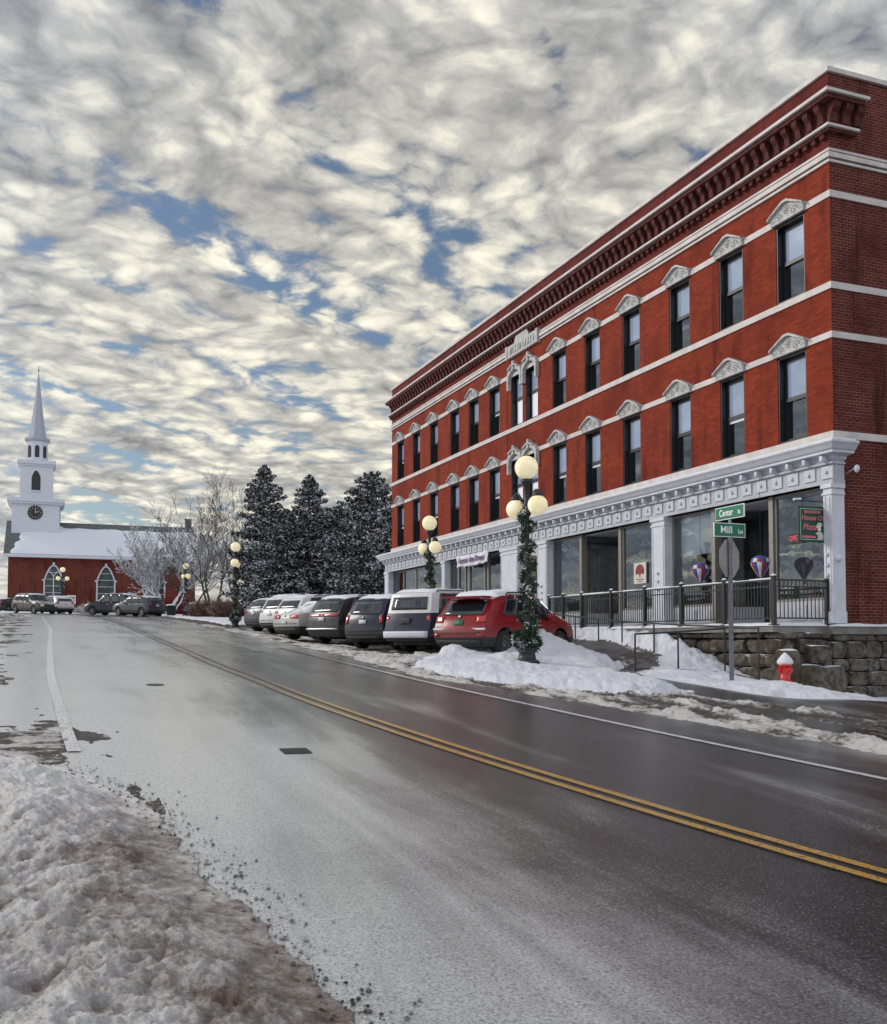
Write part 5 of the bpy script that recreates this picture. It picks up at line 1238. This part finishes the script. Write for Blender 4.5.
T = suv('dark plum SUV with a full-width red tail lamp bar and snow on its roof', plum, 4.9, 1.95, 1.70, snow=.06, tail=[(.0, .97, .98, 1.07)], bumper=('chrome', .50, .56)); put(T, -4.3, 35.4, R(44))
L_ = 4.7
T = car('parked_sedan', 'silver-white sedan with wide red tail lamps parked on the left of the dark plum SUV', 'car', L_, 1.82,
        [(0, .98), (.55, 1.05), (1.35, 1.42), (2.0, 1.46), (2.6, 1.43), (3.5, 1.02), (4.4, .90), (L_, .80)],
        [(.2, .14), (.45, 0), (.7, .0), (.95, .06), (1.5, .1)], [(.2, L_ - .1), (.5, L_), (.8, L_ - .06), (1.5, L_ - .1)], [(0, .98), (1.2, .94), (L_, .88)], (.95, L_ - .9), .325, silver, snow=.05, group=G1,
        tail=[(.42, .97, .80, .93)], windows=[(1.12, 2.05), (2.12, 3.1)], plate=('plate_white', .60, .70), screen=(2.65, 3.45), handle_at=(1.5, 2.5), rails=False)
put(T, -5.95, 37.6, R(46))
T = suv('white SUV directly left of the silver-white sedan in the parked row', white, 4.7, 1.86, 1.72, snow=.06, glass_r=(1.2, 1.52), tail=[(.72, .97, .98, 1.08)]); put(T, -6.75, 42.6, R(44))
T = suv('white SUV second from the far end of the parked row', white, 4.7, 1.86, 1.75, snow=.06, tail=[(.76, .97, .98, 1.08)]); put(T, -7.9, 45.4, R(44))
T = suv('small dark slate SUV at the far end of the parked row nearest the evergreens', slate, 4.35, 1.80, 1.62, snow=.02, tail=[(.76, .97, .90, 1.02)]); put(T, -9.1, 47.8, R(44))
# far cars by the church
G2 = 'cars parked in front of the church'
def put2(T, px, Y, ang):
    X = (px - 443.5) / 997 * Y; put(T, X, Y, ang)
T = suv('dark grey-brown SUV facing the viewer in front of the left church window', tan, 4.7, 1.88, 1.72, group=G2, headlamps=True, snow=.03); put2(T, 20, 89, R(128))
T = suv('white crossover seen from behind at the kerb in front of the church', white, 4.4, 1.82, 1.58, group=G2, snow=.03); put2(T, 65, 90, R(-42))
T = suv('dark blue SUV with a snowy roof in front of the right church window', navy, 4.7, 1.88, 1.80, group=G2, snow=.05); put2(T, 138, 82, R(-72))
T = suv('slate blue crossover nearest the bare trees, seen from behind', slate, 4.6, 1.84, 1.62, group=G2, snow=.03); put2(T, 157, 79, R(-55))
T = suv('black car half cut by the left edge behind the low snow heap', blk, 4.5, 1.82, 1.45, group=G2, snow=.02); put2(T, -4, 104, R(30))

# ------------------------------------------------------------------ church
def church():
    P0 = np.array([-.4378 * 105, 105.]); ang = math.atan2(D2[1], D2[0]); zg = H(*P0) - .2
    T = thing('church', 'red brick church with snowy roof and white clock tower and steeple', 'church', (P0[0], P0[1], 0), ang)
    E0 = EYE; Lc = 19.35; Wc = 13.0; ez = 9.2 + E0; rz = 13.35 + E0; zb = zg - .3
    wins = [4.5, 9.82, 15.1]; hw = .92
    # brick body with pointed openings: rectangle panels between, arch spandrels over
    m = MB(); sill = 4.35 + E0; spr = 6.4 + E0; apex = 8.0 + E0
    def rect(x0, x1, z0, z1): m.add([(x0, 0, z0), (x1, 0, z0), (x1, 0, z1), (x0, 0, z1)], [(0, 1, 2, 3)])
    x = 0
    for c in wins:
        rect(x, c - hw, zb, ez); rect(c - hw, c + hw, zb, sill); x = c + hw
        def arch(t): return (hw * (1 - t), spr + (apex - spr) * math.sin(t * math.pi / 2) ** .9)
        pts = [arch(t) for t in np.linspace(0, 1, 10)]
        for s in (-1, 1):
            for a, b in zip(pts, pts[1:]): m.add([(c + s * a[0], 0, a[1]), (c + s * b[0], 0, b[1]), (c + s * b[0], 0, ez), (c + s * a[0], 0, ez)], [(0, 1, 2, 3)])
            o_ = [(c + s * hw, 0, sill), (c + s * hw, 0, spr)] + [(c + s * p[0], 0, p[1]) for p in pts]
            for a, b in zip(o_, o_[1:]): m.add([a, b, (b[0], .25, b[2]), (a[0], .25, a[2])], [(0, 1, 2, 3)])
    rect(x, Lc, zb, ez)
    m.add([(0, 0, zb), (0, Wc, zb), (0, Wc, ez), (0, Wc / 2, rz - .1), (0, 0, ez)], [(0, 1, 2, 3, 4)]); m.add([(Lc, 0, zb), (Lc, Wc, zb), (Lc, Wc, ez), (Lc, Wc / 2, rz - .1), (Lc, 0, ez)], [(4, 3, 2, 1, 0)])
    m.add([(0, Wc, zb), (Lc, Wc, zb), (Lc, Wc, ez), (0, Wc, ez)], [(3, 2, 1, 0)]); m.obj('wall', M['brick_church'], T, fix=False)
    wp = plain('church_white_paint', (.60, .61, .66), .55, var=.08)
    for i, c in enumerate(wins):
        f = MB(); pts = [(c - hw, sill), (c - hw, spr)] + [(c - hw * (1 - t), spr + (apex - spr) * math.sin(t * math.pi / 2) ** .9) for t in np.linspace(.1, 1, 9)]
        full = pts + [(2 * c - p[0], p[1]) for p in pts[-2::-1]]
        for a, b in zip(full, full[1:]): f.tube((a[0], -.02, a[1]), (b[0], -.02, b[1]), .09, n=6)
        f.box((c - hw - .1, -.12, sill - .1), (c + hw + .1, .1, sill)); f.box((c - hw - .22, -.10, spr - .08), (c - hw + .02, .0, spr + .08)); f.box((c + hw - .02, -.10, spr - .08), (c + hw + .22, .0, spr + .08)); f.box((c - .11, -.12, apex), (c + .11, 0, apex + .32))
        if i != 1:
            f.box((c - .05, .0, sill), (c + .05, .1, spr + .55))
            for s in (-1, 1):
                q = [Vector((c + s * .02, .05, spr + .45)).lerp(Vector((c + s * hw * .62, .05, apex - .55)), t) + Vector((s * .0, 0, .12 * math.sin(t * 3.14))) for t in np.linspace(0, 1, 5)]; f.path(q, .05, 5)
        for zz in np.arange(sill + .7, spr + .9, .72): f.box((c - hw, .02, zz), (c + hw, .07, zz + .05))
        o = f.obj('window', wp, T); g = MB(); g.add([(c - hw, .15, sill), (c + hw, .15, sill), (c + hw, .15, apex), (c - hw, .15, apex)], [(0, 1, 2, 3)]); g.obj('pane', M['leaded'], o, fix=False)
    # roof: dark slates with the snow sheet slipping off the ridge and the left verge
    m = MB(); t = .22
    for s in (0, 1):
        y0, y1 = (-.45, Wc / 2) if s == 0 else (Wc + .45, Wc / 2); zz = ez - .1
        m.add([(-.45, y0, zz), (Lc + .45, y0, zz), (Lc + .45, y1, rz), (-.45, y1, rz), (-.45, y0, zz - t), (Lc + .45, y0, zz - t), (Lc + .45, y1, rz - t), (-.45, y1, rz - t)], [(0, 1, 2, 3), (7, 6, 5, 4), (0, 4, 5, 1), (1, 5, 6, 2), (3, 2, 6, 7), (0, 3, 7, 4)])
    m.obj('roof', M['roof_dark'], T)
    MB().box((-.5, -.62, ez - .42), (Lc + .5, -.44, ez - .10)).box((-.5, -.44, ez - .42), (Lc + .5, -.002, ez - .34)).obj('eaves', wp, T)
    nx, ny = 90, 30; vs = []; s_ = (rz - ez + .1) / (Wc / 2 + .45)
    for j in range(ny + 1):
        for i in range(nx + 1):
            fx, fy = i / nx, j / ny; y1 = Wc / 2 - (1.25 if fx > .22 else .9) + .35 * float(fbm(np.array(fx * 9.), np.array(3.3), 4)); x0 = .1 + 1.3 * fy ** .7 + .45 * float(fbm(np.array(fy * 5.), np.array(9.1), 4))
            x = x0 + (Lc + .3 - x0) * fx; y = -.42 + (y1 + .42) * fy; e = min(1, min(i, nx - i, j * 2, ny - j) / 3) ** .5
            vs.append((x, y, ez - .1 + (y + .45) * s_ + .02 + .14 * e * (1 + .4 * float(fbm(np.array(x * .5), np.array(y * .5), 3)))))
    w = nx + 1; MB().add(vs, [(j * w + i, j * w + i + 1, (j + 1) * w + i + 1, (j + 1) * w + i) for j in range(ny) for i in range(nx)], 0, True).obj('roof_snow', M['snow'], T, fix=False)
    MB().box((19.3 - .35, Wc / 2 - .4, rz - .6), (19.3 + .35, Wc / 2 + .4, rz + 1.0)).obj('chimney', M['roof_dark'], T)
    # tower of three stages
    cx, cy = 2.58, 6.3
    def stage(w, z0, z1, cw, ct, nm, mat=wp):
        m = MB(); m.box((cx - w, cy - w, z0 + E0), (cx + w, cy + w, z1 + E0)); m.obj(nm, mat, T)
        c = MB(); c.box((cx - cw + .15, cy - cw + .15, z1 + E0 - .002), (cx + cw - .15, cy + cw - .15, z1 + .22 + E0)); c.box((cx - cw, cy - cw, z1 + .22 + E0), (cx + cw, cy + cw, z1 + ct + E0)); c.obj('cornice', wp, T)
    stage(2.46, 9.5, 15.0, 2.95, .60, 'clock_stage'); 
    m = MB()
    for z in np.arange(11.9, 14.9, .22): pass
    y = cy - 2.46
    ck = MB(); ck.tube((2.51, y - .002, 14.05 + E0), (2.51, y - .08, 14.05 + E0), .78, n=32); co = ck.obj('clock_face', M['black'], T)
    gold = plain('gilt', (.62, .52, .28), .4, 0); d = MB()
    for k in range(12):
        a = k * math.pi / 6; p = Vector((2.51 + .64 * math.sin(a), y - .09, 14.05 + E0 + .64 * math.cos(a))); q = Vector((2.51 + .50 * math.sin(a), y - .09, 14.05 + E0 + .50 * math.cos(a))); d.tube(p, q, .035, n=4)
    d.obj('numerals', gold, co); d = MB(); c0 = Vector((2.51, y - .10, 14.05 + E0)); 
    for ang_, ln, r in ((R(2), .56, .035), (R(72), .40, .05)): d.tube(c0, c0 + Vector((math.sin(ang_), 0, math.cos(ang_))) * ln, r, n=5)
    d.obj('hands', gold, co)
    # clock on the right-hand face too, edge-on
    MB().tube((cx + 2.46, cy, 14.05 + E0), (cx + 2.54, cy, 14.05 + E0), .78, n=28).obj('clock_face', M['black'], T)
    MB().box((2.51 - .3, y - .1, 12.0 + E0), (2.51 - .3, y - .1, 12.0 + E0)) 
    stage(1.70, 15.6, 19.35, 2.0, .62, 'bell_stage')
    y = cy - 1.70; o = [(-.46, 16.65), (.46, 16.65), (.46, 18.1)] + [(.46 * (1 - t), 18.1 + .75 * math.sin(t * 1.57) ** .9) for t in np.linspace(.1, 1, 7)] + [(-.46 * (1 - t), 18.1 + .75 * math.sin(t * 1.57) ** .9) for t in np.linspace(.9, .1, 7)] + [(-.46, 18.1)]
    m = MB(); m.prism([(cx - .05 + a, b + E0) for a, b in o], lambda a, b, d: (a, d, b), y - .02, y - .003)
    lo = m.obj('louvre', M['black'], T); MB().prism([(cy + a, b + E0) for a, b in o], lambda a, b, d: (d, a, b), cx + 1.703, cx + 1.72).obj('louvre', M['black'], T)
    MB().prism([(cx - .05 - .56, 16.5 + E0), (cx - .05 + .56, 16.5 + E0), (cx - .05 + .56, 16.64 + E0), (cx - .05 - .56, 16.64 + E0)], lambda a, b, d: (a, d, b), y - .12, y - .003).obj('sill', wp, T)
    # octagonal lantern
    m = MB(); n = 8; r = 1.22
    def octo(r, z): return [(cx + r * math.cos(math.pi / 8 + k * math.pi / 4), cy + r * math.sin(math.pi / 8 + k * math.pi / 4), z + E0) for k in range(8)]
    def ring(m, lv):
        vs = [p for r, z in lv for p in octo(r, z)]; m.add(vs, [(i * 8 + k, i * 8 + (k + 1) % 8, (i + 1) * 8 + (k + 1) % 8, (i + 1) * 8 + k) for i in range(len(lv) - 1) for k in range(8)]); m.add(octo(*lv[-1]), [tuple(range(8))])
    ring(m, [(1.20, 19.9), (1.20, 22.4)]); m.obj('lantern', wp, T)
    m = MB()
    for k in range(8):
        a = k * math.pi / 4; n_ = Vector((math.cos(a), math.sin(a), 0)); s = Vector((-n_.y, n_.x, 0)); c = Vector((cx, cy, 0)) + n_ * (1.20 * math.cos(math.pi / 8) + .004)
        pts = [(-.24, 20.45), (.24, 20.45), (.24, 21.55), (.17, 21.74), (0, 21.84), (-.17, 21.74), (-.24, 21.55)]
        m.prism(pts, lambda p, q, d: tuple(c + s * p + n_ * d + Vector((0, 0, q + E0))), 0, .012)
    m.obj('lantern_opening', M['black'], T)
    m = MB(); ring(m, [(1.22, 22.3), (1.42, 22.4), (1.45, 22.62), (1.15, 22.75), (1.02, 22.9), (.86, 23.6), (.62, 25.3), (.36, 27.4), (.14, 29.3), (.03, 30.3)]); m.obj('steeple', plain('spire_grey', (.36, .38, .43), .55, var=.1), T)
    MB().tube((cx, cy, 30.2 + E0), (cx, cy, 31.0 + E0), .03, n=5).ball((cx, cy, 30.5 + E0), .10, 8).obj('finial', M['iron'], T)
church()
def notice():
    Y = 101; X = (71 - 443.5) / 997 * Y; z = H(X, Y); T = thing('notice_board', 'small white notice board on posts in front of the church wall', 'sign', (X, Y, z), R(20))
    MB().box((-.42, -.03, 1.0), (.42, .03, 1.85)).obj('board', M['white_letter'], T); MB().box((-.35, -.04, 1.5), (.35, -.031, 1.7)).box((-.30, -.04, 1.2), (.30, -.031, 1.4)).obj('panel', M['alu'], T)
    for s in (-.38, .38): MB().tube((s, .05, -.1), (s, .05, 1.9), .03, n=6).obj('post', M['steel'], T)
notice()

# ------------------------------------------------------------------ trees and shrubs
def evergreen_mat():
    m, nt, b = new_mat('snow_dusted_needles'); w = coords(nt, 'World'); f = ntex(nt, w, .9, 5, .6); f2 = ntex(nt, w, 5, 3)
    c = mixc(nt, mrange(nt, f, .35, .65), (.006, .009, .006), (.028, .031, .022))
    g = nt.nodes.new('ShaderNodeNewGeometry'); s = nt.nodes.new('ShaderNodeSeparateXYZ'); lk(nt, g.outputs['True Normal'], s.inputs[0]); nz = mmath(nt, 'ABSOLUTE', s.outputs[2])
    k = mmath(nt, 'ADD', nz, mmath(nt, 'MULTIPLY', mmath(nt, 'SUBTRACT', f2, .5), 1.1))
    c = mixc(nt, mrange(nt, k, .60, .70), c, (.76, .78, .84)); lk(nt, c, b.inputs['Base Color']); b.inputs['Roughness'].default_value = .8; return m
M['needles'] = evergreen_mat()
def evergreen(px, Y, h, rb, seed, label, n=17000, pw=.8):
    X = (px - 443.5) / 997 * Y; z = H(X, Y); T = thing('evergreen_tree', label, 'tree', (X, Y, z), 0, 'evergreens behind the parked cars'); rr = random.Random(seed)
    MB().tube((0, 0, -.2), (0, 0, h * .96), .24, .03, 8).obj('trunk', M['bark_dark'], T)
    m = MB(); br = MB(); nb = 150; per = n // nb
    for k in range(nb):
        f = (k + rr.random()) / nb; zc = .25 + f ** .92 * (h - .45); a = k * 2.399 + rr.uniform(-.5, .5)
        prof = (1 - (zc / h)) ** pw * min(1, .72 + zc / h * 2.2); ln = rb * prof * rr.uniform(.55, 1.25) + .05
        d = Vector((math.cos(a), math.sin(a), rr.uniform(-.05, .42))).normalized(); p0 = Vector((0, 0, zc)); p1 = p0 + d * ln
        if ln > .5: br.tube(p0, p0 + d * ln * .9, .035, .012, 4, caps=False)
        sd = Vector((-d.y, d.x, 0)).normalized()
        for q in range(int(per * (.12 + 1.75 * prof))):
            t = rr.random() ** .75; wv = .50 * (1 - t * .62) * (.12 + .75 * prof) + .04
            c = p0 + d * ln * (.12 + .9 * t) + sd * rr.gauss(0, wv) + Vector((0, 0, rr.gauss(-.05, wv * .42)))
            e = (d * rr.uniform(.1, 1) + Vector((rr.gauss(0, .6), rr.gauss(0, .6), rr.gauss(.15, .5)))).normalized(); sz = rr.uniform(.09, .24); s = e.cross(Vector((rr.gauss(0, 1), rr.gauss(0, 1), rr.gauss(0, 1)))).normalized() * sz * rr.uniform(.3, .55); e *= sz
            m.add([c - s, c + e * .3 - s * .2 + s, c + e + s * .3, c + e * .8 - s * .6], [(0, 1, 2, 3)])
    for q in range(160):
        c = Vector((rr.gauss(0, .08), rr.gauss(0, .08), h - .9 * rr.random())); e = Vector((rr.gauss(0, .6), rr.gauss(0, .6), 1)).normalized() * .16; s = e.orthogonal().normalized() * .05; m.add([c - s, c + s, c + e], [(0, 1, 2)])
    m.obj('crown', M['needles'], T, fix=False); br.obj('limbs', M['bark_dark'], T)
evergreen(263, 74, 11.2, 3.6, 1, 'tall snow-dusted evergreen with a pointed top, leftmost of the three', 26000, .7)
evergreen(309, 76, 10.7, 4.2, 2, 'snow-dusted evergreen with a broad skirt, middle of the three', 28000, .75)
evergreen(371, 72, 10.3, 4.3, 3, 'dense snow-dusted evergreen beside the brick building', 28000, .5)
evergreen(338, 78, 8.6, 3.6, 4, 'lower snow-dusted evergreen behind, filling the gap left of the densest tree', 26000, .5)
evergreen(400, 82, 9.5, 3.0, 5, 'dark evergreen half hidden behind the corner of the brick building', 12000, .6)
evergreen(284, 79, 8.4, 3.4, 6, 'lower dark evergreen behind the gap between the two pointed trees', 22000, .5)
def bare(px, Y, h, spread, seed, label, stems, mat, twig=.010, depth=6, name='bare_tree', grp='leafless trees by the church', up=.12, base_r=.13, ratio=.76):
    X = (px - 443.5) / 997 * Y; z = H(X, Y); T = thing(name, label, 'tree' if 'tree' in name else 'shrub', (X, Y, z), 0, grp); rr = random.Random(seed); tr = MB(); m = MB()
    def grow(p, d, ln, r, lv):
        n = 3; mm = tr if lv == 0 else m
        for k in range(n):
            d = (d + Vector((rr.gauss(0, .13), rr.gauss(0, .13), rr.gauss(up * .4, .08)))).normalized(); q = p + d * (ln / n); r2 = max(twig, r * .88); mm.tube(p, q, r, r2, 6 if lv < 2 else 3, caps=False); p = q; r = r2
            if lv >= 1 and lv < depth and rr.random() < .55:
                e = (d + Vector((rr.gauss(0, .75), rr.gauss(0, .75), rr.gauss(.1, .5)))).normalized(); grow(p, e, ln * ratio * rr.uniform(.5, .85), max(twig, r * .55), lv + 2)
        if lv < depth:
            for c in range(2 if lv else 3):
                e = (d + Vector((rr.gauss(0, .42), rr.gauss(0, .42), rr.gauss(up, .25)))).normalized(); grow(p, e, ln * ratio * rr.uniform(.8, 1.15), max(twig, r * .72), lv + 1)
    for k in range(stems):
        a = k * 2.4 + rr.random(); sp = spread if stems > 1 else .05; d = Vector((math.cos(a) * sp, math.sin(a) * sp, 1)).normalized(); grow(Vector((math.cos(a) * .15, math.sin(a) * .15, -.1)), d, h * .27 * rr.uniform(.85, 1.1), base_r, 0)
    tr.obj('trunk', mat, T, fix=False); m.obj('crown', mat, T, fix=False)
bare(168, 93, 9.6, .62, 11, 'wide snow-laden multi-stemmed bare tree in front of the right end of the church', 6, M['bark'], .022, 6)
bare(150, 96, 8.2, .5, 12, 'smaller snow-laden bare tree in front of the middle of the church roof', 4, M['bark'], .022, 6)
bare(214, 84, 12.6, .28, 13, 'tall slender bare tree standing left of the evergreens', 3, M['bark_dark'], .012, 6)
bare(240, 90, 10.0, .35, 14, 'thin bare tree close behind the leftmost evergreen', 2, M['bark_dark'], .012, 6)
bare(192, 99, 10.5, .45, 15, 'bare tree behind the church chimney end', 3, M['bark_dark'], .02, 6)
def brush(px, Y, w, h, seed, label, mat, n=1500, grp='snowy shrubs'):
    X = (px - 443.5) / 997 * Y; z = H(X, Y); T = thing('shrub', label, 'shrub', (X, Y, z), 0, grp); rr = random.Random(seed); m = MB()
    for k in range(n):
        a = rr.random() * 6.28; r = rr.random() ** .5; p = Vector((w * r * math.cos(a), w * .5 * r * math.sin(a), 0)); d = Vector((rr.gauss(0, .35) + .4 * math.cos(a), rr.gauss(0, .35), 1)).normalized(); L_ = h * rr.uniform(.4, 1.05) * (1 - .35 * r); q = p + d * L_; m.tube(p, q, .018, .008, 3, caps=False)
        for j in range(2):
            t = rr.uniform(.3, .9); s = p.lerp(q, t); e = s + Vector((rr.gauss(0, .2), rr.gauss(0, .2), rr.uniform(0, .22))); m.tube(s, e, .012, .006, 3, caps=False)
    return m.obj('stems', mat, T, fix=False)
russet = plain('russet_twigs', (.14, .062, .038), .9, var=.4, snow=1, snow_noise=5, snow_thr=.60)
brush(214, 79, 1.7, 2.1, 1, 'russet twiggy shrub beside the brown box below the tall bare tree', russet); brush(229, 77, 1.2, 1.8, 2, 'low russet twiggy shrub just left of the lamp by the evergreens', russet, 1000)
brush(172, 97, 1.5, 2.8, 3, 'red-twigged bush under the snow-laden tree at the church wall', plain('red_twigs', (.30, .03, .035), .9, var=.4, snow=1, snow_noise=5, snow_thr=.8), 900)
brush(83, 100, 1.1, 1.1, 4, 'low snow-bent bush between the white crossover and the right church window', M['bark'], 260); brush(90, 99, .8, 1.5, 5, 'thin arching snow-covered bush left of the dark blue SUV', M['bark'], 60)
def bin_box(px, Y, w, h, name, label, mat, cat):
    X = (px - 443.5) / 997 * Y; z = H(X, Y); T = thing(name, label, cat, (X, Y, z), R(15))
    m = MB()
    if name == 'utility_box':
        for k in range(6): m.box((-w + k * w / 3 + .01, -w * .6, 0), (-w + (k + 1) * w / 3 - .01, w * .6, h))
    else: m.lathe([(w * .8, 0), (w, h * .9), (w * 1.05, h * .9), (w * 1.05, h), (.001, h)], n=16)
    m.obj('body', mat, T); MB().ball((0, 0, h), w * 1.05, 14, sz=.3).obj('snow_cap', M['snow'], T)
bin_box(171, 84, .42, .95, 'litter_bin', 'dark round bin with a snow cap beside the slate blue crossover', M['trim'], 'bin')
bin_box(193.5, 84, .42, 1.15, 'utility_box', 'brown boarded box with a little snow on top, right of the dark bin', M['wood'], 'box')
# drain and manhole let into the road
def plate(X0, Y0, w, l, name, label, cat):
    T = thing(name, label, cat, (X0, Y0, H(X0, Y0)), 0); m = MB(); D = Vector((D1[0], D1[1], 0)); N_ = Vector((NN[0], NN[1], 0))
    def q(a, b, dz): p = D * a + N_ * b; return (p.x, p.y, H(X0 + p.x, Y0 + p.y) - H(X0, Y0) + dz)
    if l:
        for k in range(6):
            a = -l + k * l * .36; m.add([q(a, -w, .008), q(a + l * .24, -w, .008), q(a + l * .24, w, .008), q(a, w, .008)], [(0, 1, 2, 3)])
        m.add([q(-l, -w, .005), q(l, -w, .005), q(l, w, .005), q(-l, w, .005)], [(0, 1, 2, 3)])
    else:
        m.add([q(0, 0, .008)] + [q(w * math.cos(t), w * math.sin(t), .008) for t in np.linspace(0, 6.283, 25)[:-1]], [(0, 1 + k, 1 + (k + 1) % 24) for k in range(24)])
    m.obj('cover', M['iron'], T, fix=False)
plate(-1.49, 10.1, .14, .14, 'drain_grate', 'dark slotted drain grate in the nearer lane', 'drain grate')
plate(-4.53, 15.7, .14, 0, 'manhole_cover', 'small dark round cover in the lane farther up the road', 'manhole cover')
